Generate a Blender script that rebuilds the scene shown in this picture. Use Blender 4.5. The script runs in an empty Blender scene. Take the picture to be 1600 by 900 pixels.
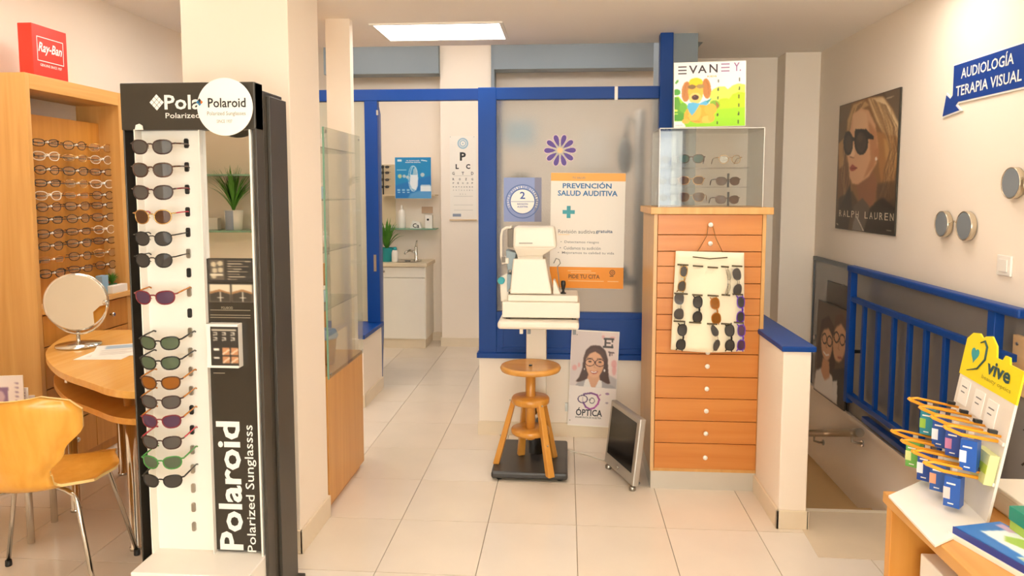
import bpy, math, random
import numpy as np
from mathutils import Matrix, Vector
from mathutils.geometry import tessellate_polygon

# ------------------------------------------------------------ camera, light, exposure
SC = bpy.context.scene
COL = SC.collection
F = 1150.0                                   # focal length in pixels of the 1600 px wide frame
PIT = math.atan(100.0 / F)
PSI = math.atan(85.0 / F * math.cos(PIT))
CAM = Vector((0, 0, 1.5))
cd = bpy.data.cameras.new('camera')
cd.sensor_width = 36.0
cd.lens = 36.0 * F / 1600.0
cd.shift_y = -50.0 / 1600.0
cd.clip_start = 0.02
cam = bpy.data.objects.new('camera', cd)
cam.location = CAM
cam.rotation_euler = (math.pi / 2 - PIT, 0, PSI)
COL.objects.link(cam)
SC.camera = cam
SC.view_settings.view_transform = 'Standard'
SC.view_settings.look = 'None'
SC.view_settings.gamma = 1.0
SC.view_settings.use_curve_mapping = False
SC.view_settings.exposure = 0.13
LAMP = 5.2                                   # radiance of the ceiling panels
wd = bpy.data.worlds.new('world')
SC.world = wd
wd.use_nodes = True
wd.node_tree.nodes['Background'].inputs[0].default_value = (1.0, 0.95, 0.93, 1)
wd.node_tree.nodes['Background'].inputs[1].default_value = 10.0   # bright fill light let in through the added shop window
try:
    SC.cycles.max_bounces = 10
    SC.cycles.diffuse_bounces = 5
    SC.cycles.transparent_max_bounces = 24
    SC.cycles.caustics_refractive = False
    SC.cycles.caustics_reflective = False
    SC.cycles.sample_clamp_indirect = 4.0
except Exception:
    pass

pl = bpy.data.lights.new('fill_window_portal', 'AREA')      # guides the world fill in through the added shop window
pl.shape = 'RECTANGLE'; pl.size = 3.0; pl.size_y = 2.3; pl.cycles.is_portal = True
po = bpy.data.objects.new('fill_window_portal', pl); COL.objects.link(po)
po.location = (.13, -3.04, 1.23); po.rotation_euler = (math.pi / 2, 0, math.pi)

RC = Matrix.Rotation(PSI, 3, 'Z') @ Matrix.Rotation(math.pi / 2 - PIT, 3, 'X')


def at(px, py, ax, v):
    """world point seen at a photograph pixel on the plane axis ax = v"""
    d = RC @ Vector(((px - 800) / F, -(py - 400) / F, -1))
    t = (v - CAM[ax]) / d[ax]
    return CAM + d * t


def X(px, Y, py=500): return at(px, py, 1, Y).x
def Z(py, Y, px=800): return at(px, py, 1, Y).z


# ------------------------------------------------------------ materials
def lin(h):
    if isinstance(h, str):
        h = h.lstrip('#')
        c = [int(h[i:i + 2], 16) / 255 for i in (0, 2, 4)]
    else:
        c = h
    return [(x / 12.92 if x <= .04045 else ((x + .055) / 1.055) ** 2.4) for x in c]


MATS = {}


def mat(name, col, rough=.5, metal=0.0, noise=.04, scale=6.0, bump=0.0, spec=.5, coat=0.0, emit=0.0, bscale=60.0):
    if name in MATS: return MATS[name]
    m = bpy.data.materials.new(name)
    m.use_nodes = True
    nt = m.node_tree; N = nt.nodes; L = nt.links
    b = N['Principled BSDF']
    c = lin(col)
    tc = N.new('ShaderNodeTexCoord')
    nz = N.new('ShaderNodeTexNoise'); nz.inputs['Scale'].default_value = scale; nz.inputs['Detail'].default_value = 4
    L.new(tc.outputs['Object'], nz.inputs['Vector'])
    mx = N.new('ShaderNodeMix'); mx.data_type = 'RGBA'
    mx.inputs[6].default_value = [x * (1 - noise) for x in c] + [1]
    mx.inputs[7].default_value = [min(1, x * (1 + noise)) for x in c] + [1]
    L.new(nz.outputs['Fac'], mx.inputs[0])
    L.new(mx.outputs[2], b.inputs['Base Color'])
    b.inputs['Roughness'].default_value = rough
    b.inputs['Metallic'].default_value = metal
    b.inputs['Specular IOR Level'].default_value = spec
    b.inputs['Coat Weight'].default_value = coat
    if emit:
        b.inputs['Emission Color'].default_value = c + [1]
        b.inputs['Emission Strength'].default_value = emit
    if bump:
        n2 = N.new('ShaderNodeTexNoise'); n2.inputs['Scale'].default_value = bscale; n2.inputs['Detail'].default_value = 3
        L.new(tc.outputs['Object'], n2.inputs['Vector'])
        bp = N.new('ShaderNodeBump'); bp.inputs['Strength'].default_value = bump; bp.inputs['Distance'].default_value = .004
        L.new(n2.outputs['Fac'], bp.inputs['Height']); L.new(bp.outputs['Normal'], b.inputs['Normal'])
    MATS[name] = m
    return m


def wood(name, c1, c2, axis='Z', rough=.38, scale=1.0):
    m = bpy.data.materials.new(name); m.use_nodes = True
    nt = m.node_tree; N = nt.nodes; L = nt.links; b = N['Principled BSDF']
    g = N.new('ShaderNodeNewGeometry')
    mp = N.new('ShaderNodeMapping')
    s = {'Z': (26, 26, 1.3), 'X': (1.3, 26, 26), 'Y': (26, 1.3, 26)}[axis]
    mp.inputs['Scale'].default_value = [k * scale for k in s]
    L.new(g.outputs['Position'], mp.inputs['Vector'])
    nz = N.new('ShaderNodeTexNoise'); nz.inputs['Scale'].default_value = 1.0; nz.inputs['Detail'].default_value = 6; nz.inputs['Distortion'].default_value = .6
    L.new(mp.outputs[0], nz.inputs['Vector'])
    r = N.new('ShaderNodeValToRGB'); r.color_ramp.elements[0].position = .3; r.color_ramp.elements[1].position = .7
    r.color_ramp.elements[0].color = lin(c1) + [1]; r.color_ramp.elements[1].color = lin(c2) + [1]
    L.new(nz.outputs['Fac'], r.inputs[0]); L.new(r.outputs[0], b.inputs['Base Color'])
    b.inputs['Roughness'].default_value = rough
    MATS[name] = m
    return m


def clearmat(name, tint, amount=.0, rough=.02, film=None):
    """thin clear sheet: see-through with a fresnel reflection; amount mixes in a diffuse film"""
    m = bpy.data.materials.new(name); m.use_nodes = True
    nt = m.node_tree; N = nt.nodes; L = nt.links
    N.remove(N['Principled BSDF'])
    out = N['Material Output']
    nz = N.new('ShaderNodeTexNoise'); nz.inputs['Scale'].default_value = 5
    mxc = N.new('ShaderNodeMix'); mxc.data_type = 'RGBA'
    c = lin(tint)
    mxc.inputs[6].default_value = c + [1]; mxc.inputs[7].default_value = [x * .96 for x in c] + [1]
    L.new(nz.outputs['Fac'], mxc.inputs[0])
    t = N.new('ShaderNodeBsdfTransparent'); L.new(mxc.outputs[2], t.inputs[0])
    gl = N.new('ShaderNodeBsdfGlossy'); gl.inputs['Roughness'].default_value = rough
    lw = N.new('ShaderNodeLayerWeight'); lw.inputs[0].default_value = .5
    pw = N.new('ShaderNodeMath'); pw.operation = 'POWER'; pw.inputs[1].default_value = 4.0
    L.new(lw.outputs['Facing'], pw.inputs[0])
    fr = N.new('ShaderNodeMath'); fr.operation = 'MULTIPLY_ADD'; fr.inputs[1].default_value = .75; fr.inputs[2].default_value = .035
    L.new(pw.outputs[0], fr.inputs[0])
    mx = N.new('ShaderNodeMixShader')
    L.new(fr.outputs[0], mx.inputs[0]); L.new(t.outputs[0], mx.inputs[1]); L.new(gl.outputs[0], mx.inputs[2])
    last = mx
    if amount:
        d = N.new('ShaderNodeBsdfDiffuse'); d.inputs[0].default_value = lin(film or tint) + [1]
        m2 = N.new('ShaderNodeMixShader'); m2.inputs[0].default_value = amount
        L.new(mx.outputs[0], m2.inputs[1]); L.new(d.outputs[0], m2.inputs[2]); last = m2
    L.new(last.outputs[0], out.inputs[0])
    MATS[name] = m
    return m


def frostmat():
    m = bpy.data.materials.new('frosted_glass'); m.use_nodes = True
    nt = m.node_tree; N = nt.nodes; L = nt.links
    b = N['Principled BSDF']
    tc = N.new('ShaderNodeTexCoord'); nz = N.new('ShaderNodeTexNoise'); nz.inputs['Scale'].default_value = 3
    L.new(tc.outputs['Object'], nz.inputs['Vector'])
    mr = N.new('ShaderNodeMapRange'); mr.inputs[3].default_value = .22; mr.inputs[4].default_value = .28
    L.new(nz.outputs['Fac'], mr.inputs[0]); L.new(mr.outputs[0], b.inputs['Roughness'])
    b.inputs['Base Color'].default_value = (.93, .93, .90, 1)
    b.inputs['Transmission Weight'].default_value = .88
    b.inputs['IOR'].default_value = 1.22
    MATS['frosted_glass'] = m
    return m


def printmat():
    m = bpy.data.materials.new('print_ink'); m.use_nodes = True
    nt = m.node_tree; N = nt.nodes; L = nt.links; b = N['Principled BSDF']
    a = N.new('ShaderNodeAttribute'); a.attribute_name = 'ink'
    L.new(a.outputs['Color'], b.inputs['Base Color']); b.inputs['Roughness'].default_value = .42
    MATS['print_ink'] = m
    return m


WALL = mat('cream_wall_paint', '#F7EAD9', .75, noise=.015, scale=2, bump=.03)
CEIL = mat('ceiling_paint', '#FAF3EA', .8, noise=.01, scale=2)
BASEB = mat('beige_skirting_tile', '#E6D6BC', .3, noise=.05, scale=9)
GROUT = mat('floor_grout', '#DCCBAE', .7)
BLUE = mat('blue_paint', '#013E8C', .42, noise=.05, scale=4, spec=.3)
BLUEGREY = mat('blue_grey_paint', '#808B92', .5, noise=.03)
WHITE = mat('white_plastic', '#F3EEE4', .35)
WHITEM = mat('white_laminate', '#F1EADC', .3, noise=.02)
OFFW = mat('off_white_card', '#F5EFE4', .6, noise=.01)
BLACK = mat('black_plastic', '#1B1A18', .4)
DARK = mat('dark_brown_laminate', '#3A342B', .38)
INK = mat('black_ink', '#1C1A18', .5)
CHROME = mat('chrome', '#D9D5CC', .14, metal=1)
STEEL = mat('brushed_steel', '#B5AFA4', .34, metal=1)
MIRROR = mat('mirror_silver', '#F2F2EE', .01, metal=1, noise=.002)
FROST = frostmat()
PRINT = printmat()
GLASS = clearmat('clear_glass', '#F8FCF9', 0)
GLASSV = clearmat('vitrine_glass', '#F9FCF8', .03, film='#EEF2EA')
ACRYL = clearmat('clear_acrylic', '#FAFAF8', .012, film='#E6E6E2')
GEDGE = mat('green_glass_edge', '#7FA88F', .2)
BEECHZ = wood('beech_vertical', '#C9934C', '#D8A560', 'Z')
BEECHX = wood('beech_across', '#D8963F', '#E3A650', 'X')
BEECHY = wood('beech_along', '#CC974F', '#DAA965', 'Y')
BEECHD = wood('beech_dark', '#B97A2C', '#C98A3B', 'Z')
DRAWW = wood('cherry_drawer', '#C2752F', '#CE8640', 'X', .33)
STOOLW = wood('varnished_stool_wood', '#C4842F', '#D49644', 'Z', .28)
SEATW = wood('lacquered_chair_ply', '#DE9A34', '#E9AC4A', 'Z', .28)
SEATE = mat('pale_ply_edge', '#F0CC86', .4)
PURPLE = mat('purple_vinyl', '#4A1F86', .4)
REDM = mat('red_card', '#C8301A', .45)
YELLOW = mat('yellow_card', '#F3DB0E', .45)
ORANGE = mat('orange_plastic', '#F0A024', .3)
TEAL = mat('teal_plastic', '#1E97A0', .4)
GREYM = mat('grey_plastic', '#7C7F80', .4)
LEAF = mat('leaf_green', '#4F8A2A', .5, noise=.3, scale=20)
SCREEN = mat('dark_screen', '#14110F', .16)
SILVER = mat('silver_plastic', '#B9B3AA', .3, metal=.55)
WHITEINK = mat('white_ink', '#F5F2EA', .5)
BLUEINK = mat('blue_ink', '#1B6FA8', .5)
NAVYINK = mat('navy_ink', '#2B4F9E', .5)
DGREY = mat('dark_grey_panel', '#6D675C', .45, noise=.05)
PLINTH = mat('grey_plinth', '#C9C2B4', .35, metal=.2)
COPPER = mat('pinkish_card', '#E8C9BF', .6)


# ------------------------------------------------------------ meshes
class MB:
    def __init__(s):
        s.v = []; s.f = []; s.sm = []; s.mi = []; s.T = None; s.m = 0

    def add(s, vs, fs, smooth=False):
        o = len(s.v)
        if s.T is not None: vs = [s.T @ Vector(v) for v in vs]
        s.v += [tuple(v) for v in vs]
        for i, f in enumerate(fs):
            s.f.append([o + k for k in f]); s.sm.append(smooth if isinstance(smooth, bool) else smooth[i]); s.mi.append(s.m)
        return s

    def box(s, x0, x1, y0, y1, z0, z1):
        if x0 > x1: x0, x1 = x1, x0
        if y0 > y1: y0, y1 = y1, y0
        if z0 > z1: z0, z1 = z1, z0
        v = [(x0, y0, z0), (x1, y0, z0), (x1, y1, z0), (x0, y1, z0), (x0, y0, z1), (x1, y0, z1), (x1, y1, z1), (x0, y1, z1)]
        return s.add(v, [(3, 2, 1, 0), (4, 5, 6, 7), (0, 1, 5, 4), (1, 2, 6, 5), (2, 3, 7, 6), (3, 0, 4, 7)])

    def hexa(s, a, b):
        """eight corners: ring a (4) and ring b (4)"""
        return s.add(list(a) + list(b), [(3, 2, 1, 0), (4, 5, 6, 7), (0, 1, 5, 4), (1, 2, 6, 5), (2, 3, 7, 6), (3, 0, 4, 7)])

    def prism(s, pts, z0, z1, T=None, smooth=False):
        n = len(pts)
        area = sum(pts[i][0] * pts[(i + 1) % n][1] - pts[(i + 1) % n][0] * pts[i][1] for i in range(n))
        if area < 0: pts = pts[::-1]
        v = [Vector((p[0], p[1], z0)) for p in pts] + [Vector((p[0], p[1], z1)) for p in pts]
        if T is not None: v = [T @ q for q in v]
        tri = tessellate_polygon([[Vector((p[0], p[1], 0)) for p in pts]])
        fs = []; sm = []
        for t in tri:
            a = (pts[t[1]][0] - pts[t[0]][0]) * (pts[t[2]][1] - pts[t[0]][1]) - (pts[t[2]][0] - pts[t[0]][0]) * (pts[t[1]][1] - pts[t[0]][1])
            t = tuple(t) if a > 0 else tuple(t[::-1])
            fs.append(tuple(n + k for k in t)); fs.append(tuple(t[::-1])); sm += [False, False]
        for i in range(n):
            j = (i + 1) % n
            fs.append((i, j, n + j, n + i)); sm.append(smooth)
        return s.add(v, fs, sm)

    def tube(s, pts, r, n=8, closed=False, flat=None):
        pts = [Vector(p) for p in pts]; k = len(pts)
        rr = r if isinstance(r, (list, tuple)) else [r] * k
        vs = []; up = None
        for i in range(k):
            if closed: d = pts[(i + 1) % k] - pts[i - 1]
            else: d = pts[min(i + 1, k - 1)] - pts[max(i - 1, 0)]
            d = d.normalized() if d.length else Vector((0, 0, 1))
            if up is None: up = Vector((0, 0, 1)) if abs(d.z) < .9 else Vector((1, 0, 0))
            a = d.cross(up)
            if a.length < 1e-4: a = d.cross(Vector((0, 1, 0)))
            a.normalize(); b = a.cross(d).normalized(); up = b
            for j in range(n):
                t = 2 * math.pi * j / n + (math.pi / 4 if n == 4 else 0)
                vs.append(pts[i] + (a * math.cos(t) + b * math.sin(t) * (flat or 1)) * rr[i])
        fs = []; sm = []
        for i in range(k if closed else k - 1):
            i2 = (i + 1) % k
            for j in range(n):
                j2 = (j + 1) % n
                fs.append((i * n + j, i * n + j2, i2 * n + j2, i2 * n + j)); sm.append(n > 4)
        if not closed:
            fs.append(tuple(range(n))[::-1]); fs.append(tuple((k - 1) * n + j for j in range(n))); sm += [False, False]
        return s.add(vs, fs, sm)

    def lathe(s, prof, c=(0, 0, 0), n=24, ax='z', smooth=True):
        vs = []
        for r, z in prof:
            for j in range(n):
                t = 2 * math.pi * j / n
                p = (r * math.cos(t), r * math.sin(t), z)
                if ax == 'x': p = (p[2], p[0], p[1])
                if ax == 'y': p = (p[0], p[2], p[1])
                vs.append((p[0] + c[0], p[1] + c[1], p[2] + c[2]))
        k = len(prof); fs = []; sm = []
        for i in range(k - 1):
            for j in range(n):
                j2 = (j + 1) % n
                fs.append((i * n + j, i * n + j2, (i + 1) * n + j2, (i + 1) * n + j)); sm.append(smooth)
        fs.append(tuple(range(n))[::-1]); fs.append(tuple((k - 1) * n + j for j in range(n))); sm += [False, False]
        if ax == 'y': fs = [f[::-1] for f in fs]
        return s.add(vs, fs, sm)

    def cyl(s, c, r, h, n=24, ax='z'):
        e = min(r, abs(h)) * .08
        return s.lathe([(r - e, 0), (r, e), (r, h - e), (r - e, h)], c, n, ax, False if n < 12 else True)

    def ball(s, c, r, n=12):
        rx, ry, rz = r if isinstance(r, (tuple, list)) else (r, r, r)
        vs = []; m = n // 2 + 1
        for i in range(m + 1):
            a = math.pi * i / m
            a = min(max(a, .02), math.pi - .02)
            for j in range(n):
                t = 2 * math.pi * j / n
                vs.append((c[0] + rx * math.sin(a) * math.cos(t), c[1] + ry * math.sin(a) * math.sin(t), c[2] - rz * math.cos(a)))
        fs = [(i * n + j, i * n + (j + 1) % n, (i + 1) * n + (j + 1) % n, (i + 1) * n + j) for i in range(m) for j in range(n)]
        sm = [True] * len(fs)
        fs.append(tuple(range(n))[::-1]); fs.append(tuple(m * n + j for j in range(n))); sm += [True, True]
        return s.add(vs, fs, sm)

    def mesh(s, name, mats, W=None):
        me = bpy.data.meshes.new(name)
        me.from_pydata(s.v, [], s.f)
        if W is not None: me.transform(W.inverted())
        for m in (mats if isinstance(mats, (list, tuple)) else [mats]): me.materials.append(m)
        me.polygons.foreach_set('use_smooth', s.sm)
        me.polygons.foreach_set('material_index', s.mi)
        me.update()
        return me


WM = {}


def wm(o): return WM.get(o.name, Matrix.Identity(4))


def tags(o, label=None, cat=None, group=None, kind=None):
    if label: o['label'] = label
    if cat: o['category'] = cat
    if group: o['group'] = group
    if kind: o['kind'] = kind
    return o


def thing(name, label, cat, loc, rz=0, group=None):
    o = bpy.data.objects.new(name, None); COL.objects.link(o)
    o.empty_display_size = .05
    o.location = loc; o.rotation_euler = (0, 0, rz)
    WM[o.name] = Matrix.Translation(Vector(loc)) @ Matrix.Rotation(rz, 4, 'Z')
    return tags(o, label, cat, group)


def part(name, b, m, parent, label=None, bevel=0, kind=None):
    """mesh given in world coordinates, linked as a part of parent"""
    o = bpy.data.objects.new(name, b.mesh(name, m, wm(parent)))
    COL.objects.link(o); o.parent = parent; WM[o.name] = wm(parent)
    if bevel:
        md = o.modifiers.new('bevel', 'BEVEL'); md.width = bevel; md.segments = 2; md.limit_method = 'ANGLE'
    return tags(o, label, kind=kind)


def solo(name, b, m, label, cat, group=None, bevel=0):
    """a thing that is one mesh; its origin goes to its base"""
    xs = [v[0] for v in b.v]; ys = [v[1] for v in b.v]; zs = [v[2] for v in b.v]
    loc = Vector(((min(xs) + max(xs)) / 2, (min(ys) + max(ys)) / 2, min(zs)))
    W = Matrix.Translation(loc)
    o = bpy.data.objects.new(name, b.mesh(name, m, W)); COL.objects.link(o)
    o.location = loc; WM[o.name] = W
    if bevel:
        md = o.modifiers.new('bevel', 'BEVEL'); md.width = bevel; md.segments = 2; md.limit_method = 'ANGLE'
    return tags(o, label, cat, group)


def struct(name, b, m, parent=None, bevel=0):
    o = bpy.data.objects.new(name, b.mesh(name, m)); COL.objects.link(o)
    if parent: o.parent = parent
    else: o['kind'] = 'structure'
    if bevel:
        md = o.modifiers.new('bevel', 'BEVEL'); md.width = bevel; md.segments = 2; md.limit_method = 'ANGLE'
    WM[o.name] = Matrix.Identity(4)
    return o


def B(*a): return MB().box(*a)


def plane(o, u, v):
    """4x4 frame: local x along u, local y along v, local z out of the surface"""
    u = Vector(u).normalized(); v = Vector(v).normalized(); n = u.cross(v).normalized()
    M = Matrix((u, v, n)).transposed().to_4x4()
    return Matrix.Translation(Vector(o)) @ M


TXT = {}


def textverts(s, bold):
    k = (s, bold)
    if k not in TXT:
        cu = bpy.data.curves.new('t', 'FONT'); cu.body = s; cu.resolution_u = 2; cu.offset = bold; cu.size = 1
        ob = bpy.data.objects.new('t', cu); COL.objects.link(ob)
        dg = bpy.context.evaluated_depsgraph_get()
        me = bpy.data.meshes.new_from_object(ob.evaluated_get(dg))
        vs = [v.co.copy() for v in me.vertices]; fs = [tuple(p.vertices) for p in me.polygons]
        bpy.data.objects.remove(ob); bpy.data.curves.remove(cu); bpy.data.meshes.remove(me)
        TXT[k] = (vs, fs)
    return TXT[k]


def text(b, s, T, cx, cy, w, h=None, bold=0.0, lift=.0012, shear=0.0):
    """adds flat lettering centred at cx, cy of frame T, fitted to width w (and height h)"""
    vs, fs = textverts(s, bold)
    if not vs: return b
    x0 = min(v.x for v in vs); x1 = max(v.x for v in vs); y0 = min(v.y for v in vs); y1 = max(v.y for v in vs)
    sx = w / (x1 - x0); sy = (h / (y1 - y0)) if h else sx
    q = [T @ Vector(((v.x - (x0 + x1) / 2) * sx + cx + shear * (v.y - (y0 + y1) / 2) * sy, (v.y - (y0 + y1) / 2) * sy + cy, lift)) for v in vs]
    return b.add(q, fs)


def ring(cx, cy, rx, ry=None, n=32, a0=0, rot=0):
    ry = ry or rx
    c, s = math.cos(rot), math.sin(rot)
    r = []
    for i in range(n):
        t = a0 + 2 * math.pi * i / n
        x, y = rx * math.cos(t), ry * math.sin(t)
        r.append((cx + x * c - y * s, cy + x * s + y * c))
    return r


def flatring(b, T, cx, cy, r0, r1, lift, n=40):
    vs = [T @ Vector((p[0], p[1], lift)) for p in ring(cx, cy, r0, n=n) + ring(cx, cy, r1, n=n)]
    b.add(vs, [(i, (i + 1) % n, n + (i + 1) % n, n + i)[::-1] for i in range(n)])
    return b


def flatpoly(b, T, pts, lift):
    n = len(pts)
    tri = tessellate_polygon([[Vector((p[0], p[1], 0)) for p in pts]])
    fs = []
    for t in tri:
        a = (pts[t[1]][0] - pts[t[0]][0]) * (pts[t[2]][1] - pts[t[0]][1]) - (pts[t[2]][0] - pts[t[0]][0]) * (pts[t[1]][1] - pts[t[0]][1])
        fs.append(tuple(t) if a > 0 else tuple(t[::-1]))
    return b.add([T @ Vector((p[0], p[1], lift)) for p in pts], fs)


# ------------------------------------------------------------ printed pictures as coloured point grids
class Paint:
    """picture in its own drawing units (W x H, y down); quad maps drawing units to the unit square"""
    def __init__(s, W, H, nx, ny, bg, quad=None):
        s.W = W; s.H = H; s.nx = nx; s.ny = ny
        s.a = np.zeros((ny, nx, 3)); s.a[:] = s.c(bg)
        s.gx, s.gy = np.meshgrid(np.linspace(0, 1, nx), np.linspace(0, 1, ny))
        s.quad = quad

    def c(s, h):
        h = h.lstrip('#'); return np.array([int(h[i:i + 2], 16) / 255 for i in (0, 2, 4)])

    def mp(s, x, y):
        if s.quad is None: return x / s.W, y / s.H
        (xl0, yl0), (xr0, yr0), (xr1, yr1), (xl1, yl1) = s.quad
        v = .5; u = .5
        for _ in range(4):
            xl = xl0 + (xl1 - xl0) * v; xr = xr0 + (xr1 - xr0) * v
            u = (x - xl) / (xr - xl)
            yt = yl0 + (yr0 - yl0) * u; yb = yl1 + (yr1 - yl1) * u
            v = (y - yt) / (yb - yt)
        return u, v

    def blend(s, m, col, soft, alpha):
        m = m.astype(float)
        for _ in range(soft):
            p = np.pad(m, 1, mode='edge')
            m = (p[:-2, 1:-1] + p[2:, 1:-1] + p[1:-1, :-2] + p[1:-1, 2:] + p[1:-1, 1:-1] * 2) / 6
        m = (m * alpha)[..., None]
        s.a = s.a * (1 - m) + s.c(col) * m

    def poly(s, pts, col, soft=1, alpha=1):
        q = [s.mp(*p) for p in pts]
        m = np.zeros(s.gx.shape, bool); n = len(q)
        for i in range(n):
            x0, y0 = q[i]; x1, y1 = q[(i + 1) % n]
            if y0 == y1: continue
            cnd = ((y0 > s.gy) != (y1 > s.gy)) & (s.gx < (x1 - x0) * (s.gy - y0) / (y1 - y0) + x0)
            m ^= cnd
        s.blend(m, col, soft, alpha)

    def ell(s, cx, cy, rx, ry, col, rot=0, soft=1, alpha=1):
        s.poly(ring(cx, cy, rx, ry, 28, 0, rot), col, soft, alpha)

    def line(s, pts, w, col, soft=1, alpha=1):
        for (x0, y0), (x1, y1) in zip(pts[:-1], pts[1:]):
            L = math.hypot(x1 - x0, y1 - y0) or 1e-6
            nx, ny = -(y1 - y0) / L * w / 2, (x1 - x0) / L * w / 2
            ex, ey = (x1 - x0) / L * w * .3, (y1 - y0) / L * w * .3
            s.poly([(x0 + nx - ex, y0 + ny - ey), (x1 + nx + ex, y1 + ny + ey), (x1 - nx + ex, y1 - ny + ey), (x0 - nx - ex, y0 - ny - ey)], col, soft, alpha)

    def loop(s, pts, w, col, soft=1, alpha=1): s.line(list(pts) + [pts[0]], w, col, soft, alpha)

    def obj(s, name, T, w, h, parent, lift=.0006):
        """T: frame at the centre of the picture"""
        nx, ny = s.nx, s.ny
        vs = [T @ Vector(((i / (nx - 1) - .5) * w, (.5 - j / (ny - 1)) * h, lift)) for j in range(ny) for i in range(nx)]
        fs = [(j * nx + i, (j + 1) * nx + i, (j + 1) * nx + i + 1, j * nx + i + 1) for j in range(ny - 1) for i in range(nx - 1)]
        b = MB(); b.v = [tuple(v) for v in vs]; b.f = fs; b.sm = [False] * len(fs); b.mi = [0] * len(fs)
        o = part(name, b, PRINT, parent)
        a = s.a.clip(0, 1)
        l = np.where(a <= .04045, a / 12.92, ((a + .055) / 1.055) ** 2.4)
        at_ = o.data.color_attributes.new('ink', 'FLOAT_COLOR', 'POINT')
        at_.data.foreach_set('color', np.concatenate([l.reshape(-1, 3), np.ones((nx * ny, 1))], 1).ravel())
        return o


def board(name, label, cat, T, w, h, th=.004, m=None, base=None):
    """a thing: thin rigid sheet centred on frame T (front face at local z = 0); returns its empty"""
    o0 = T @ Vector((0, -h / 2, 0))
    t = thing(name, label, cat, base or o0)
    b = MB(); b.T = T; b.box(-w / 2, w / 2, -h / 2, h / 2, -th, 0)
    part('sheet', b, m or OFFW, t)
    return t
# ------------------------------------------------------------ the room
ZC = 2.42           # main ceiling
XR = 1.67           # right wall
XL = -2.93          # left wall
YB = -3.0           # unseen front wall behind the camera, set back for even light
YR = -0.75          # short return wall at the left, behind the camera
YBK = 7.30          # far wall of the back room
YW = 4.44           # front of the window partition
YD = 5.42           # plane of the door frame
HX0, HY0, HY1 = 1.083, 3.46, 5.08   # stairwell opening
floor = struct('floor', MB().box(XL, HX0, YB, YBK, -.1, -.012).box(HX0, XR, YB, HY0, -.1, -.012).box(HX0, XR, HY1, YBK, -.1, -.012), GROUT)
TILE = []
for k, c in enumerate(['#E8DCCB', '#E7DAC8', '#E9DECE', '#E6D9C6']):
    m = mat('floor_tile_%d' % k, c, .16, noise=.07, scale=3.5, spec=.5)
    TILE.append(m)
rnd = random.Random(4)
TX, TY = .40, .47
x0 = -.346 - TX * 8; y0 = 3.22 - TY * 14
cache = {}
for i in range(16):
    for j in range(26):
        a, b_ = max(XL, x0 + i * TX), min(XR, x0 + (i + 1) * TX)
        c, d = max(YB, y0 + j * TY), min(YBK, y0 + (j + 1) * TY)
        if b_ - a < .02 or d - c < .02: continue
        rects = [(a, b_, c, d)]
        if b_ > HX0 and d > HY0 and c < HY1:
            rects = []
            if a < HX0: rects.append((a, HX0, c, d))
            if c < HY0: rects.append((max(a, HX0), b_, c, HY0))
            if d > HY1: rects.append((max(a, HX0), b_, HY1, d))
        for (p, q, r, s_) in rects:
            if q - p < .03 or s_ - r < .03: continue
            g = .0009
            k = (round(q - p, 3), round(s_ - r, 3), rnd.randrange(4))
            if k not in cache:
                w2, d2 = (q - p) / 2 - g, (s_ - r) / 2 - g
                bb = MB().hexa([(-w2, -d2, -.012), (w2, -d2, -.012), (w2, d2, -.012), (-w2, d2, -.012)],
                               [(-w2 + .0008, -d2 + .0008, 0), (w2 - .0008, -d2 + .0008, 0), (w2 - .0008, d2 - .0008, 0), (-w2 + .0008, d2 - .0008, 0)])
                cache[k] = bb.mesh('tile', TILE[k[2]])
            o = bpy.data.objects.new('tile', cache[k]); COL.objects.link(o)
            o.location = ((p + q) / 2, (r + s_) / 2, 0); o.parent = floor

# walls
struct('wall_left', B(XL - .1, XL, YB, YBK, 0, 3.0), WALL)
struct('wall_right', B(XR, XR + .1, YB, YBK, -1.2, 3.0), WALL)
struct('wall_behind_left', B(XL, -1.40, YR - .1, YR, 0, 2.75), WALL)
struct('wall_unseen_front', MB().box(XL, -1.38, YB - .1, YB, 0, 3.0).box(1.64, XR, YB - .1, YB, 0, 3.0).box(-1.38, 1.64, YB - .1, YB, 2.38, 3.0).box(-1.38, 1.64, YB - .1, YB, 0, .08), WALL)
sf = struct('fill_window', MB().box(-1.38, 1.64, YB - .08, YB - .03, .08, .12).box(-1.38, 1.64, YB - .08, YB - .03, 2.34, 2.38), BLUE)  # unseen window added behind the camera to let in even fill light
for xm in (-1.36, -.38, .62, 1.62): struct('mullion', B(xm - .02, xm + .02, YB - .08, YB - .03, .12, 2.34), BLUE, sf)
for xm in (-1.34, -.36, .64): struct('pane', B(xm, xm + .96, YB - .058, YB - .052, .12, 2.34), GLASS, sf)
struct('wall_far', B(XL, XR, YBK, YBK + .1, 0, 3.3), WALL)
struct('wall_stair_end', MB().box(.835, XR, 5.27, 5.40, -1.2, 3.0).box(1.44, XR, 5.08, 5.27, -1.2, ZC), WALL, bevel=.004)
struct('wall_pillar', B(X(283, 2.88, 60), -1.093, 2.88, 3.235, 0, 2.72), WALL, bevel=.003)
struct('wall_column', B(X(509, 3.94, 100), X(547, 3.94, 100), 3.94, 4.0, 0, 2.72), WALL, bevel=.003)
struct('ceiling', MB().box(-1.62, XR, YB, 4.70, ZC, ZC + .3).box(.835, XR, 4.70, 5.27, ZC, ZC + .3), CEIL)
struct('ceiling_side', B(XL, -1.62, YB, YD + .1, 2.70, 2.8), CEIL)
struct('ceiling_back', B(XL, XR, 4.70, YBK, 3.0, 3.1), CEIL)

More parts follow.
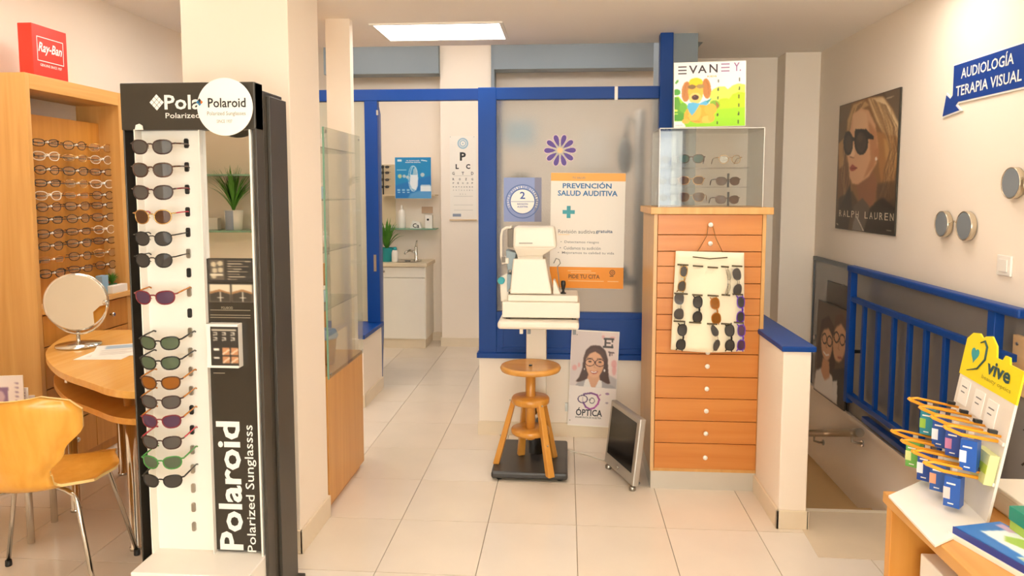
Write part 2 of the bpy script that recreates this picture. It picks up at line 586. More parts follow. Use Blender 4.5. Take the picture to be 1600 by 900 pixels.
# back room: wall projection with the eye chart, blue-grey lintels
cpx0, cpx1 = X(689, 7.02, 300), X(768, 7.02, 120)
struct('wall_projection', B(cpx0, cpx1, 7.02, YBK, 0, 3.0), WALL)
struct('trim_1', MB().box(-2.3, cpx0 - .002, 6.95, 7.16, Z(113, 6.95), 3.0).box(cpx1 + .03, .85, 6.95, 7.16, Z(108, 6.95), 3.0), BLUEGREY)
struct('trim_2', B(cpx1, cpx1 + .03, 6.98, 7.16, Z(137, 7) - .3, 3.0), BLUEGREY)
struct('baseboard_projection', B(cpx0 - .01, cpx1, 7.005, 7.02, 0, .085), BASEB)
struct('wall_back_left', B(XL, -2.62, YD + .1, YBK, 0, 3.0), WALL)

# window partition: low wall, blue frame, frosted pane
wx0 = X(749, YW, 600); wx1 = X(1047, YW, 300)
zl = Z(553, YW, 760)
struct('wall_low_front', B(wx0, .86, YW, YW + .16, 0, zl - .005), WALL)
struct('baseboard_front', B(wx0 - .008, .86, YW - .012, YW, 0, .085), BASEB)
wf = struct('window_1', MB().box(wx0, X(776, YW, 350), YW - .015, YW + .05, zl, Z(137, YW, 760)), BLUE, bevel=.003)
px0 = X(776, YW, 350)
ztop0, ztop1 = Z(155, YW, 900), Z(136, YW, 900)
zs0 = Z(488, YW, 900)
o = struct('window_beam', MB().box(px0, X(1030, YW, 140), YW - .015, YW + .05, ztop0, ztop1), BLUE, wf, .003)
o = struct('post', B(X(1029, YW, 200), wx1, YW - .03, YW + .05, zl, ZC), BLUE, wf, .003)
o = struct('window_sill', B(wx0 - .012, wx1, YW - .03, YW + .05, zl - .02, zl + .012), BLUE, wf, .003)
o = struct('lower_rail', B(px0, X(1030, YW, 480), YW - .012, YW + .04, zl + .012, zs0), BLUE, wf, .002)
o = struct('panel_moulding', MB().box(px0 + .03, .5, YW - .02, YW - .01, zl + .035, zl + .047).box(px0 + .03, .5, YW - .02, YW - .01, zs0 - .05, zs0 - .038).box(px0 + .03, px0 + .04, YW - .02, YW - .01, zl + .035, zs0 - .038), BLUE, wf)
pane = struct('pane', B(px0, X(1030, YW, 300), YW + .015, YW + .021, zs0, ztop0), FROST, wf)
struct('clip', B(X(960, YW, 145), X(965, YW, 145), YW - .022, YW - .014, ztop0 - .008, ztop1 - .002), WHITE, wf)
struct('frame_return', MB().box(wx0, wx0 + .05, YW + .05, YD, ztop0, ztop1).box(wx0, wx0 + .05, YW + .16, YD, zl - .02, zl + .012), BLUE, wf)
struct('pane', B(wx0 + .02, wx0 + .026, YW + .05, YD, zl, ztop0), FROST, wf)
struct('wall_low_return', B(wx0, wx0 + .12, YW + .16, YD, 0, zl - .02), WALL)
struct('trim_3', B(wx1, X(1088, YW, 200), YW, 5.40, zl, 3.0), BLUEGREY)
struct('baseboard_back_left', B(XL, -1.39, 4.935, 4.95, 0, .085), BASEB)

# door frame and low wall to its left
dl0, dl1 = X(572, YD, 350), X(592, YD, 350)
dz0, dz1 = Z(157, YD, 650), Z(139, YD, 650)
zld = Z(505, 5.40, 592)
struct('wall_low_left', B(XL, -1.40, 4.95, 5.46, 0, zld - .03), WALL, bevel=.003)
struct('baseboard_left_end', B(-1.40, -1.39, 4.94, 5.46, 0, .09), BASEB)
df = struct('door_1', MB().box(XL, wx0 + .05, YD, YD + .06, dz0, dz1), BLUE, bevel=.003)
struct('jamb', B(dl0, dl1, YD, YD + .06, zld, dz0), BLUE, df, .003)
struct('jamb', B(wx0 - .02, wx0 + .05, YD, YD + .06, 0, dz0), BLUE, df, .003)
struct('ledge', B(XL, -1.385, 4.93, 5.48, zld - .03, zld), BLUE, df, .004)
struct('pane', B(XL, dl0, YD + .03, YD + .036, zld, dz0), GLASSV, df)
# door leaf swung back into the room behind
lf = MB()
ax, ay = X(594, YD + .07, 350), YD + .07
bx, by = X(597.5, 6.25, 350), 6.25
n = Vector((-(by - ay), bx - ax, 0)).normalized() * .035
lf.hexa([(ax, ay, .3), (bx, by, .02 + .28), (bx + n.x, by + n.y, .3), (ax + n.x, ay + n.y, .3)],
        [(ax, ay, dz0 - .01), (bx, by, dz0 - .01), (bx + n.x, by + n.y, dz0 - .01), (ax + n.x, ay + n.y, dz0 - .01)])
lf.v = [(x, y, .03 if z == .3 else z) for x, y, z in lf.v]
leaf = struct('door_leaf', lf, BLUE, df)
struct('lock_plate', B(X(584, YD, 400), X(588, YD, 400), YD - .004, YD, Z(424, YD, 590), Z(398, YD, 590)), STEEL, df)
struct('hinge', B(X(588, YD, 170), X(591, YD, 170), YD - .006, YD, Z(180, YD, 590), Z(172, YD, 590)), STEEL, df)

# skirting
struct('baseboard_pillar', MB().box(X(283, 2.88, 60) - .01, -1.083, 2.868, 2.88, 0, .10).box(-1.093, -1.081, 2.868, 3.235, 0, .10), BASEB, bevel=.002)
struct('baseboard_far', B(-1.6, cpx0, YBK - .012, YBK, 0, .085), BASEB)

# stair side: low wall with blue cap, landing, threshold
zc_ = Z(545, 3.26, 1250)
struct('wall_stair_low', B(.955, 1.075, 3.26, 5.27, -1.0, zc_ - .012), WALL, bevel=.004)
struct('trim_stair_cap', B(.945, 1.092, 3.245, 5.27, zc_ - .012, zc_ + .012), BLUE, bevel=.004)
struct('baseboard_stair', MB().box(.943, .955, 3.248, 5.27, 0, .085).box(.943, 1.083, 3.248, 3.26, 0, .085).box(1.075, 1.086, 3.248, 3.30, 0, .085), BASEB, bevel=.002)
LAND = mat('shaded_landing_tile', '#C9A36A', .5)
st = struct('floor_landing', MB().box(1.075, XR, 4.02, 5.08, -.42, -.295).box(1.075, XR, 3.46, 3.74, -.3, -.15).box(1.075, XR, 3.74, 4.02, -.42, -.22), mat('shaded_stair_stone', '#C8A674', .5))  # stone colour browned to carry the stairwell shade
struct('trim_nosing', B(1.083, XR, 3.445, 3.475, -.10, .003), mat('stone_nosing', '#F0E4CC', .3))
struct('floor_threshold', MB().prism([(1.06, 3.27), (1.045, 3.0), (XR, 2.985), (XR, 3.445), (1.09, 3.445), (1.09, 3.27)], -.005, .002), mat('threshold_marble', '#E0CEB2', .25, noise=.12, scale=4, spec=.4))

# ------------------------------------------------------------ ceiling lamps: the panel above the door, and unseen fill lamps added
FRM = mat('lamp_frame_white', '#F4EEE2', .5)


def lamp(x, y, w, d, z, label, power=LAMP, tint=(1, .915, .83), hang=0):
    t = thing('ceiling_light', label, 'ceiling light', (x, y, z), group='ceiling light panels')
    if hang:
        for sx in (-1, 1): part('suspension_wire', MB().tube([(x + sx * w * .4, y, z), (x + sx * w * .4, y, z - hang)], .002, 6), STEEL, t)
        z -= hang
    f = MB()
    for a in ((-w / 2 - .02, -w / 2, -d / 2 - .02, d / 2 + .02), (w / 2, w / 2 + .02, -d / 2 - .02, d / 2 + .02), (-w / 2, w / 2, -d / 2 - .02, -d / 2), (-w / 2, w / 2, d / 2, d / 2 + .02)):
        f.box(x + a[0], x + a[1], y + a[2], y + a[3], z - (.03 if hang else .008), z)
    part('frame', f, FRM, t)
    k = 'lamp_%.1f' % power
    if k not in MATS:
        m = bpy.data.materials.new(k); m.use_nodes = True; nt = m.node_tree
        nt.nodes.remove(nt.nodes['Principled BSDF'])
        e = nt.nodes.new('ShaderNodeEmission'); e.inputs[0].default_value = tint + (1,); e.inputs[1].default_value = power
        nt.links.new(e.outputs[0], nt.nodes['Material Output'].inputs[0]); MATS[k] = m
    part('diffuser', B(x - w / 2, x + w / 2, y - d / 2, y + d / 2, z - (.028 if hang else .005), z - (.002 if hang else .001)), MATS[k], t)


p0, p1 = at(583, 38, 2, ZC), at(779, 32, 2, ZC); p2 = at(608, 62, 2, ZC)
lamp((p0.x + p1.x) / 2, (p0.y + p2.y) / 2, p1.x - p0.x, p2.y - p0.y, ZC, 'bright rectangular light panel set in the ceiling above the door', LAMP * 1.9)
lamp(-.45, 2.10, .8, .3, ZC, 'added hanging fill light bar over the shop floor beside the black stand, out of view', LAMP * 1.3, hang=.26)  # added out of view; its upward glow brightens the ceiling
lamp(1.22, 3.22, .5, .35, ZC, 'added unseen flush fill light panel above the blue capped stair wall', LAMP * 2.4)  # added to brighten the dark wall at the stair end
lamp(.25, 3.12, .7, .3, ZC, 'added unseen flush fill light panel over the middle of the shop floor', LAMP * 1.0)  # added above the frame as fill for the shop floor
lamp(1.0, 2.15, .8, .3, ZC, 'added hanging fill light bar near the arrow sign, above the top edge of the view', LAMP * .8, hang=.26)  # unseen bar added to lift the ceiling and right wall
lamp(.3, 1.0, 1.2, .3, ZC, 'added hanging fill light bar above the wooden counter, above the top edge of the view', hang=.26)  # unseen bar added as fill for ceiling and counter
lamp(.0, -.6, 1.2, .4, ZC, 'added unseen fill light panel above the camera side of the shop')  # added behind the camera as general fill
lamp(-2.15, 3.0, .6, .9, 2.70, 'added fill light panel over the oval desk, above the top edge of the view', LAMP * 1.6)  # added above the frame to brighten the left wall
lamp(-1.95, 4.35, .6, .6, 2.70, 'added fill light panel hidden behind the front pillar', LAMP * 2.4)  # added out of sight to lift the wall past the cabinet
lamp(-1.9, 6.2, .6, .5, 3.0, 'added unseen fill light panel over the washbasin room', LAMP * 1.2)  # unseen panel added to light the back room
lamp(.2, 6.0, .8, .5, 3.0, 'added unseen fill light panel of the room behind the frosted window', LAMP * 1.2)  # added unseen so the room past the frosted pane is lit
lamp(-.9, 5.9, .5, .5, 3.0, 'added unseen fill light panel above the eye chart', LAMP * 1.1)  # unseen panel added as fill beyond the door
# ------------------------------------------------------------ spectacles
SHAPES = {}


def lens_outline(cx, a, b, e, taper, side, n=22):
    r = []
    for i in range(n):
        t = 2 * math.pi * i / n
        c, s = math.cos(t), math.sin(t)
        x = a * math.copysign(abs(c) ** (2 / e), c); z = b * math.copysign(abs(s) ** (2 / e), s)
        x *= 1 + taper * z / b
        z += .0015 * side * x / a * (1 if z > 0 else 0)
        r.append((cx + x, z))
    return r


def spec_meshes(kind):
    """front at y=0 facing -y, temples run to +y; returns frame, lens left, lens right, temple left, temple right"""
    if kind in SHAPES: return SHAPES[kind]
    P = dict(way=(.0265, .021, 2.45, .08, .0022, .069), round=(.024, .0215, 2.2, .03, .0018, .067), rect=(.026, .017, 2.7, .05, .0022, .067),
             avi=(.0275, .023, 2.5, .14, .0009, .070), big=(.029, .025, 2.5, .06, .0024, .072), thin=(.025, .019, 2.6, .06, .0007, .067))[kind]
    a, b, e, tp, r, hw = P
    cx = .009 + a
    curve = lambda x: 3.4 * x * x
    f = MB(); out = []
    for s in (-1, 1):
        o = [(x, curve(x), z) for x, z in lens_outline(s * cx, a, b, e, tp, s)]
        f.tube(o, r, 5, closed=True)
    f.tube([(-.011, curve(.01), .006), (-.005, -.001, .0095), (.005, -.001, .0095), (.011, curve(.01), .006)], r * 1.1, 5)
    for s in (-1, 1):
        f.tube([(s * (cx + a - .002), curve(cx + a), .010), (s * hw, curve(hw) + .001, .011), (s * hw, curve(hw) + .006, .011)], r * 1.25, 5)
        f.tube([(s * .0095, curve(.01), .0), (s * .0075, .006, -.004)], .0012, 4)
    fm = f.mesh('frame', BLACK)
    ls = []
    for s in (-1, 1):
        pts = lens_outline(s * cx, a - .0004, b - .0004, e, tp, s)
        n = len(pts); vs = []
        for (x, z) in pts: vs.append((x, curve(x), z))
        vs.append((s * cx, curve(cx) - .0012, 0))
        fs = [(i, (i + 1) % n, n) for i in range(n)]
        l = MB(); l.add(vs, fs, True)
        l.add([(v[0], v[1] + .0014, v[2]) for v in vs], [q[::-1] for q in fs], True)
        ls.append(l.mesh('lens', BLACK))
    ts = []
    for s in (-1, 1):
        t = MB()
        y0 = curve(hw) + .004
        t.tube([(s * hw, y0, .011), (s * hw, .06, .010), (s * (hw - .001), .10, .008), (s * (hw - .002), .122, -.004), (s * (hw - .004), .142, -.020)],
               [r * 1.2, r * 1.1 + .0003, r * 1.2, r * 1.5 + .0004, r * 1.2], 5)
        ts.append(t.mesh('temple', BLACK))
    SHAPES[kind] = (fm, ls, ts, b)
    return SHAPES[kind]


LENS = {}


def lensmat(name, tint, film, amt):
    if name not in LENS: LENS[name] = clearmat('lens_' + name, tint, amt, .03, film)
    return LENS[name]


lensmat('clear', '#FBFAF6', '#F0ECE2', .03)
lensmat('grey', '#8A8682', '#6B6560', .6)
lensmat('dark', '#6A6662', '#55504C', .65)
lensmat('brown', '#8A6A4C', '#6A4A34', .6)
lensmat('purple', '#8A7088', '#6A4C64', .6)
lensmat('green', '#8C9A80', '#6C7860', .6)
lensmat('amber', '#C88A40', '#A86A28', .6)
lensmat('teal', '#7FA39A', '#547A74', .5)
FRC = dict(black=mat('frame_black', '#17130F', .25), tort=mat('frame_tortoise', '#4A2A14', .25, noise=.5, scale=60), gold=mat('frame_gold', '#C9A266', .2, metal=1),
           clear=mat('frame_crystal', '#E9DCC6', .2), red=mat('frame_burgundy', '#7A1E28', .25), green=mat('frame_green', '#3F8A3C', .25), brown=mat('frame_brown', '#3A1F14', .25),
           silver=mat('frame_silver', '#C6C2BA', .2, metal=1), amber=mat('frame_amber', '#B5701F', .25), pink=mat('frame_red', '#B02838', .25), purple=mat('frame_purple', '#6A34B8', .3))


def specs(kind, fc, lens, M, label, cat='eyeglasses', name='eyeglasses', group=None, tc=None, scale=1.0, folded=False):
    fm, ls, ts, b = spec_meshes(kind)
    base = M @ Vector((0, 0, -b * scale))
    M = M @ Matrix.Scale(scale, 4)
    t = thing(name, label, cat, base, 0, group)
    loc = WM[t.name].inverted() @ M

    def ob(nm, me, m, mx=None):
        o = bpy.data.objects.new(nm, me); COL.objects.link(o); o.parent = t
        o.matrix_basis = loc @ (mx or Matrix.Identity(4))
        o.material_slots[0].link = 'OBJECT'; o.material_slots[0].material = m
        return o
    ob('frame', fm, FRC[fc])
    for l in ls: ob('lens', l, LENS[lens])
    for s, tm in zip((-1, 1), ts):
        mx = None
        if folded:
            h = Vector((s * .066, .010, 0))
            mx = Matrix.Translation(h) @ Matrix.Rotation(s * math.radians(88), 4, 'Z') @ Matrix.Translation(-h)
        ob('temple', tm, FRC[tc or fc], mx)
    return t


def TR(x, y, z, rz=0, rx=0, ry=0):
    return Matrix.Translation((x, y, z)) @ Matrix.Rotation(math.radians(rz), 4, 'Z') @ Matrix.Rotation(math.radians(ry), 4, 'Y') @ Matrix.Rotation(math.radians(rx), 4, 'X')


# ------------------------------------------------------------ sunglasses stand
SY = 2.40; SB = 2.63
sx0 = X(205, SY, 500); sx1 = X(409, SY, 500)
sz1 = Z(129, SY, 300)
zh = Z(203, SY, 300)
stand = thing('sunglasses_stand', 'tall black floor stand with white channel of hanging sunglasses and round top disc', 'display stand', ((sx0 + sx1) / 2, (SY + SB) / 2, 0))
sq = lambda px, py: X(px, SY, py)
c0 = X(226, SY, 500); c1 = X(322, SY, 500); m1 = X(398, SY, 500)
part('case', MB().box(sx0, sx1, SY + .06, SB, .03, sz1 - .02).box(sx0, sx0 + .006, SY, SY + .06, .03, sz1).box(sx1 - .012, sx1, SY, SY + .06, .03, sz1), DARK, stand, bevel=.002)
part('side_panel', B(sx1, sx1 + .012, SY + .09, SB + .01, .03, sz1 - .035), DARK, stand, bevel=.002)
part('header', B(sx0, sx1, SY - .006, SY + .06, zh, sz1), DARK, stand, bevel=.003)
part('base', B(sx0 - .03, sx1 + .03, SY - .12, SB + .04, 0, .03), BLACK, stand, bevel=.004)
part('channel', MB().box(c0, c1, SY + .03, SY + .042, .08, zh).box(c0 - .004, c0, SY - .01, SY + .042, .08, zh + .002).box(c1 - .003, c1, SY - .002, SY + .04, .08, zh), WHITE, stand)
part('tray', B(c0 - .004, sx1 - .012, SY - .14, SY + .05, .05, Z(866, SY - .0, 330)), WHITE, stand, bevel=.003)
zm0 = Z(405, SY, 350)
part('mirror', B(c1, m1, SY + .02, SY + .026, zm0, zh), MIRROR, stand)
gp = part('graphic_panel', B(c1, m1, SY + .018, SY + .026, Z(863, SY, 360), zm0), mat('dark_print_panel', '#332D25', .25), stand)
part('edge_strip', B(m1, m1 + .006, SY - .002, SY + .03, .06, zh), WHITE, stand)
TS = plane((0, SY - .006, 0), (1, 0, 0), (0, 0, 1))
fx = lambda px, py: (X(px, SY - .006, py), Z(py, SY - .006, px))
b = MB()


def ptext(b, s, px0, py0, px1, py1, Y, T, bold=0, shear=0):
    """text filling the upright box between two photo pixels on the plane y = Y"""
    x0, x1 = X(px0, Y, (py0 + py1) / 2), X(px1, Y, (py0 + py1) / 2)
    z0, z1 = Z(py1, Y, (px0 + px1) / 2), Z(py0, Y, (px0 + px1) / 2)
    return text(b, s, T, (x0 + x1) / 2, (z0 + z1) / 2, x1 - x0, z1 - z0, bold, shear=shear)


ptext(b, 'Polaroid', 257, 148, 372, 171, SY - .006, TS, .02)
ptext(b, 'Polarized Sunglasses', 259, 176, 378, 187, SY - .006, TS, .004)
cx, cz = fx(245, 160)
for i in range(-1, 2):
    for j in range(-1, 2):
        u, v = cx + (i - j) * .0085, cz + (i + j) * .0092
        flatpoly(b, TS, [(u - .0075, v), (u, v - .0082), (u + .0075, v), (u, v + .0082)], .001)
part('lettering', b, WHITEINK, stand)
# vertical lettering on the graphic panel
TV = plane((0, SY + .018, 0), (1, 0, 0), (0, 0, 1)) @ Matrix.Rotation(math.pi / 2, 4, 'Z')
Yp = SY + .018
b = MB()


def vtext(b, s, px0, px1, py0, py1, bold):
    x0, x1 = X(px0, Yp, (py0 + py1) / 2), X(px1, Yp, (py0 + py1) / 2); z0, z1 = Z(py1, Yp, px0), Z(py0, Yp, px0)
    return text(b, s, TV, (z0 + z1) / 2, -(x0 + x1) / 2, z1 - z0, x1 - x0, bold)


vtext(b, 'Polaroid', 341, 378, 658, 858, .025)
vtext(b, 'Polarized Sunglassss', 384, 402, 664, 862, .004)
part('lettering', b, WHITEINK, stand)
# pictures and small print on the panel between mirror and lettering
pc = Paint(100, 100, 40, 50, '#332D25')
pc.poly([(3, 8), (34, 8), (34, 92), (3, 92)], '#5d5346')
for q in ((12, 26), (26, 22), (14, 52), (27, 50), (12, 76)): pc.ell(q[0], q[1], 6, 11, '#b9a98c')
pc.poly([(4, 66), (33, 66), (33, 74), (4, 74)], '#cfc3aa')
for k in range(8): pc.line([(42, 12 + k * 11), (92 - (k * 17) % 30, 13 + k * 11)], 3, '#b3a68e')
TG = lambda px, py: plane((X(px, SY + .017, py), SY + .0174, Z(py, SY + .017, px)), (1, 0, 0), (0, 0, 1))
ww = (m1 - c1) * .94
pc.obj('picture', TG(361, 422), ww, Z(404, SY, 360) - Z(441, SY, 360), stand)
pc = Paint(100, 60, 50, 32, '#332D25')
for x in (3, 53):
    pc.poly([(x, 2), (x + 44, 2), (x + 44, 58), (x, 58)], '#cdbfa6')
    pc.poly([(x, 26), (x + 22, 18), (x + 44, 28), (x + 44, 34), (x + 22, 28), (x, 36)], '#9a7048')
    pc.poly([(x, 33), (x + 22, 25), (x + 44, 33), (x + 44, 58), (x, 58)], '#3b3328')
    pc.line([(x + 23, 26), (x + 23, 56)], 2, '#e8dfcd'); pc.line([(x + 16, 44), (x + 30, 44)], 2, '#e8dfcd')
pc.obj('picture', TG(361, 458), ww, Z(443, SY, 360) - Z(473, SY, 360), stand)
b = MB()
ptext(b, 'POLAROID', 346, 479, 364, 483, SY + .017, plane((0, SY + .0175, 0), (1, 0, 0), (0, 0, 1)))
for py in (491, 499, 503):
    part('rule_line', MB().box(X(325, SY, py), X(388, SY, py), SY + .0168, SY + .018, Z(py + .8, SY), Z(py, SY)), mat('grey_print', '#A39880', .5), stand)
part('rule_line', MB().box(X(330, SY, 593), X(348, SY, 593), SY + .0168, SY + .018, Z(594, SY), Z(593, SY)), mat('grey_print', '#A39880', .5), stand)
part('lettering', b, mat('grey_print', '#A39880', .5), stand)
# small lightbox on the panel
lb = part('card_box', B(X(327, SY, 540), X(376, SY, 540), SY - .02, SY + .018, Z(573, SY, 350), Z(505, SY, 350)), WHITE, stand, 'small white boxed card with dark print', bevel=.002)
pc = Paint(100, 150, 36, 54, '#2f2922')
for k, s_ in enumerate((8, 38, 70)):
    for j in range(4): pc.line([(s_ + 4, 22 + j * 10), (s_ + 16, 24 + j * 10 - 4 * (j % 2))], 4, '#e9e2d2')
pc.line([(6, 12), (92, 12)], 5, '#cdc3ae')
for x, y in ((42, 82), (72, 82), (42, 115), (72, 115)):
    pc.poly([(x, y), (x + 26, y), (x + 26, y + 26), (x, y + 26)], '#b9825a'); pc.line([(x, y + 24), (x + 24, y + 6)], 4, '#e9d6bd')
for y in (84, 117): pc.poly([(10, y), (30, y), (30, y + 7), (10, y + 7)], '#efe8da')
pc.obj('picture', plane((X(351, SY - .021, 540), SY - .0205, Z(541, SY - .021, 350)), (1, 0, 0), (0, 0, 1)), X(374, SY, 540) - X(331, SY, 540), Z(509, SY) - Z(571, SY), lb)
# round disc
dd = MB(); dc = (X(351, SY - .03, 167), Z(167, SY - .03, 351)); dr = X(394.5, SY - .03, 167) - dc[0]
dd.lathe([(dr - .001, 0), (dr, .001), (dr, .004), (dr - .001, .005)], (dc[0], SY - .03, dc[1]), 56, 'y')
disc = part('round_disc', dd, OFFW, stand, 'round white disc overlapping the header')
TD = plane((0, SY - .03, 0), (1, 0, 0), (0, 0, 1))
b = MB(); ptext(b, 'Polaroid', 325, 153, 384, 168, SY - .03, TD, .016); part('lettering', b, INK, disc)
b = MB(); ptext(b, 'Polarized Sunglasses', 324, 174, 384, 182, SY - .03, TD, .0); ptext(b, 'SINCE 1937', 339, 187, 363, 192, SY - .03, TD)
part('lettering', b, mat('soft_grey_ink', '#7C776E', .5), disc)
for k, (dx, dz, cc) in enumerate(((-1, 0, '#2F7FB5'), (0, 1, '#4B4B4B'), (0, -1, '#3A8FC0'), (1, 0, '#D9722C'), (0, 0, '#8FB7C8'))):
    u, v = fx(317.5, 161); u += dx * .0058; v += dz * .0065
    flatpoly(b := MB(), TD, [(u - .0055, v), (u, v - .0062), (u + .0055, v), (u, v + .0062)], .001)
    part('emblem_tile', b, mat('emblem_%d' % k, cc, .5), disc)
# slots and hang tab
srows = [228, 264, 299, 337, 371, 405, 463, 534, 565, 596, 626, 656, 689, 720, 749]
slots = [224, 261, 296, 331, 363, 396, 426, 456, 489, 519, 550, 580, 610, 640, 671, 702, 732, 762, 792, 822]
for i, py in enumerate(slots):
    dark = i in (0, 1, 2, 3, 4, 6, 8, 13, 14)
    x = X(300 - (py - 500) * -.02, SY + .03, py) - .006; z = Z(py, SY + .03, 300)
    pts = [(x + q[0], z + q[1]) for q in [(-.007, -.012), (-.004, -.016), (.004, -.016), (.007, -.012), (.007, .012), (.004, .016), (-.004, .016), (-.007, .012)]]
    pb = MB().prism(pts, -.002, .006, plane((0, SY + .03, 0), (1, 0, 0), (0, 0, 1)))
    part('slot', pb, BLACK if dark else STEEL, stand)
part('hang_tab', MB().prism([(c0 + .004, zh), (c0 + .032, zh), (c0 + .03, zh + .014), (c0 + .02, zh + .02), (c0 + .008, zh + .016)], 0, .004, plane((0, SY - .012, 0), (1, 0, 0), (0, 0, 1))), WHITE, stand)

sun = [('way', 'brown', 'grey', 'tort', 'topmost brown framed sunglasses with grey lenses on the black stand'),
       ('way', 'tort', 'grey', 'tort', 'dark sunglasses hanging second from the top of the black stand'),
       ('way', 'brown', 'grey', 'red', 'dark sunglasses hanging third from the top of the black stand'),
       ('round', 'gold', 'brown', 'pink', 'thin gold sunglasses with red temple, fourth from the top of the stand'),
       ('round', 'black', 'dark', 'black', 'black sunglasses hanging fifth from the top of the black stand'),
       ('round', 'black', 'dark', 'black', 'black sunglasses hanging sixth from the top, just above the empty slot'),
       ('way', 'red', 'purple', 'amber', 'burgundy sunglasses with purple lenses between two empty slots of the stand'),
       ('way', 'black', 'green', 'black', 'dark framed sunglasses with olive lenses, first below the gap in the stand'),
       ('way', 'black', 'green', 'black', 'black sunglasses with olive lenses, second below the gap in the stand'),
       ('way', 'tort', 'amber', 'amber', 'tortoise sunglasses with amber lenses and orange temple on the stand'),
       ('way', 'brown', 'grey', 'amber', 'brown sunglasses with grey lenses directly below the amber pair'),
       ('way', 'red', 'purple', 'amber', 'burgundy sunglasses with purple lenses and yellow temple, low on the stand'),
       ('way', 'brown', 'grey', 'pink', 'sunglasses with bright red temple above the green pair'),
       ('way', 'green', 'green', 'green', 'bright green framed sunglasses low on the black stand'),
       ('way', 'black', 'dark', 'black', 'lowest black sunglasses on the black stand')]
for i, (py, (k, fc, ln, tc, lb_)) in enumerate(zip(srows, sun)):
    th = -1
    px = 237 + (py - 228) * .021
    px += 6 if i >= 7 else 0
    x, z = X(px, SY - .075, py), Z(py + 2, SY - .075, px)
    specs(k, fc, 'green' if False else ln, TR(x, SY - .085, z, -th, 4 if i < 6 else 8), lb_, 'sunglasses', 'sunglasses', 'sunglasses hanging on the black stand', tc, 1.06)

# ------------------------------------------------------------ left wall cabinet with eyeglasses
CX = -2.65
cy0, cy1 = at(38, 112, 0, CX).y, at(195, 148, 0, CX).y
zt = 2.085
cab = thing('display_cabinet', 'tall light wood wall cabinet with rows of eyeglasses and drawers below', 'cabinet', (CX - .14, (cy0 + cy1) / 2, 0))
part('side_panel', B(CX - .275, CX, cy0, cy0 + .03, 0, zt), BEECHZ, cab, bevel=.002)
part('side_panel', B(CX - .275, CX, cy1 - .07, cy1, 0, zt), BEECHZ, cab, bevel=.002)
zf = at(38, 137, 0, CX).z
part('fascia', B(CX - .275, CX, cy0 + .03, cy1 - .07, zf, zt), BEECHY, cab, bevel=.002)
bx_ = CX - .13
zb1 = at(60, 180, 0, bx_).z; zcnt = at(45, 488, 0, CX).z
part('backboard', B(bx_ - .02, bx_, cy0 + .03, cy1 - .07, zcnt, zb1), BEECHD, cab)
part('back_panel', B(CX - .275, CX - .265, cy0 + .03, cy1 - .07, zcnt, zf), WHITEM, cab)
part('counter', B(CX - .26, CX + .02, cy0 + .03, cy1 + .02, zcnt - .03, zcnt), BEECHY, cab, bevel=.003)
zq = [zcnt - .035, zcnt - .20, zcnt - .42, zcnt - .64, .06]
ym = (cy0 + cy1) / 2
for (ya, yb) in ((cy0 + .034, ym - .002), (ym + .002, cy1 - .074)):
    for i in range(4):
        d = part('drawer', B(CX - .02, CX, ya, yb, zq[i + 1] + .003, zq[i] - .003), BEECHD, cab, bevel=.002)
        kb = MB(); kb.lathe([(.006, 0), (.006, .012), (.013, .016), (.014, .022), (.009, .028)], (CX, (ya + yb) / 2, (zq[i] + zq[i + 1]) / 2), 12, 'x')
        part('knob', kb, CHROME, d)
part('plinth', B(CX - .25, CX - .03, cy0 + .03, cy1 - .07, 0, .06), BEECHD, cab)
rows_l = [222, 243, 265, 286, 306, 324, 345, 367, 387, 409, 431]
gx = bx_ + .05
ycol = [at(77, 300, 0, gx).y, at(122, 300, 0, gx).y, at(162, 300, 0, gx).y]
cn = ['left', 'middle', 'right']
on = ['top', 'second', 'third', 'fourth', 'fifth', 'middle sixth', 'seventh', 'eighth', 'ninth', 'tenth', 'bottom']
rnd = random.Random(7)
cc = [('black', 'black', 'gold'), ('clear', 'gold', 'clear'), ('black', 'black', 'brown'), ('black', 'gold', 'clear'), ('clear', 'amber', 'brown'), ('brown', 'tort', 'brown'),
      ('black', 'black', 'brown'), ('brown', 'tort', 'clear'), ('black', 'black', 'brown'), ('amber', 'brown', 'gold'), ('black', 'brown', 'brown')]
for r, py in enumerate(rows_l):
    z = at(60, py, 0, gx).z
    for c in range(3):
        yy = ycol[c]
        fcn = cc[r][c]
        w = {'black': 'black framed', 'clear': 'clear framed', 'gold': 'gold framed', 'brown': 'dark brown', 'tort': 'tortoise', 'amber': 'amber framed'}[fcn]
        specs(['rect', 'way', 'round', 'thin'][(r + c * 2) % 3], fcn, 'clear', TR(gx, yy, z, 64, 0), '%s eyeglasses in the %s row, %s column of the wooden wall rack' % (w, on[r], cn[c]), group='eyeglasses on the wooden wall rack', scale=1.08)
    rb = MB().tube([(gx - .02, ycol[0] - .12, z), (gx - .02, ycol[2] + .10, z)], .0025, 6)
    rb.tube([(gx - .02, ycol[0] - .12, z), (gx + .012, ycol[0] - .115, z)], .009, 8)
    rb.tube([(bx_, ycol[0] - .1, z), (gx - .02, ycol[0] - .1, z)], .003, 6).tube([(bx_, ycol[2] + .09, z), (gx - .02, ycol[2] + .09, z)], .003, 6)
    part('glasses_rail', rb, BLACK, cab)
    for c in range(3):
        part('nose_peg', MB().tube([(bx_, ycol[c], z - .004), (gx + .004, ycol[c], z + .003)], .004, 6).ball((gx + .006, ycol[c], z + .004), .006, 8), WHITE, cab)

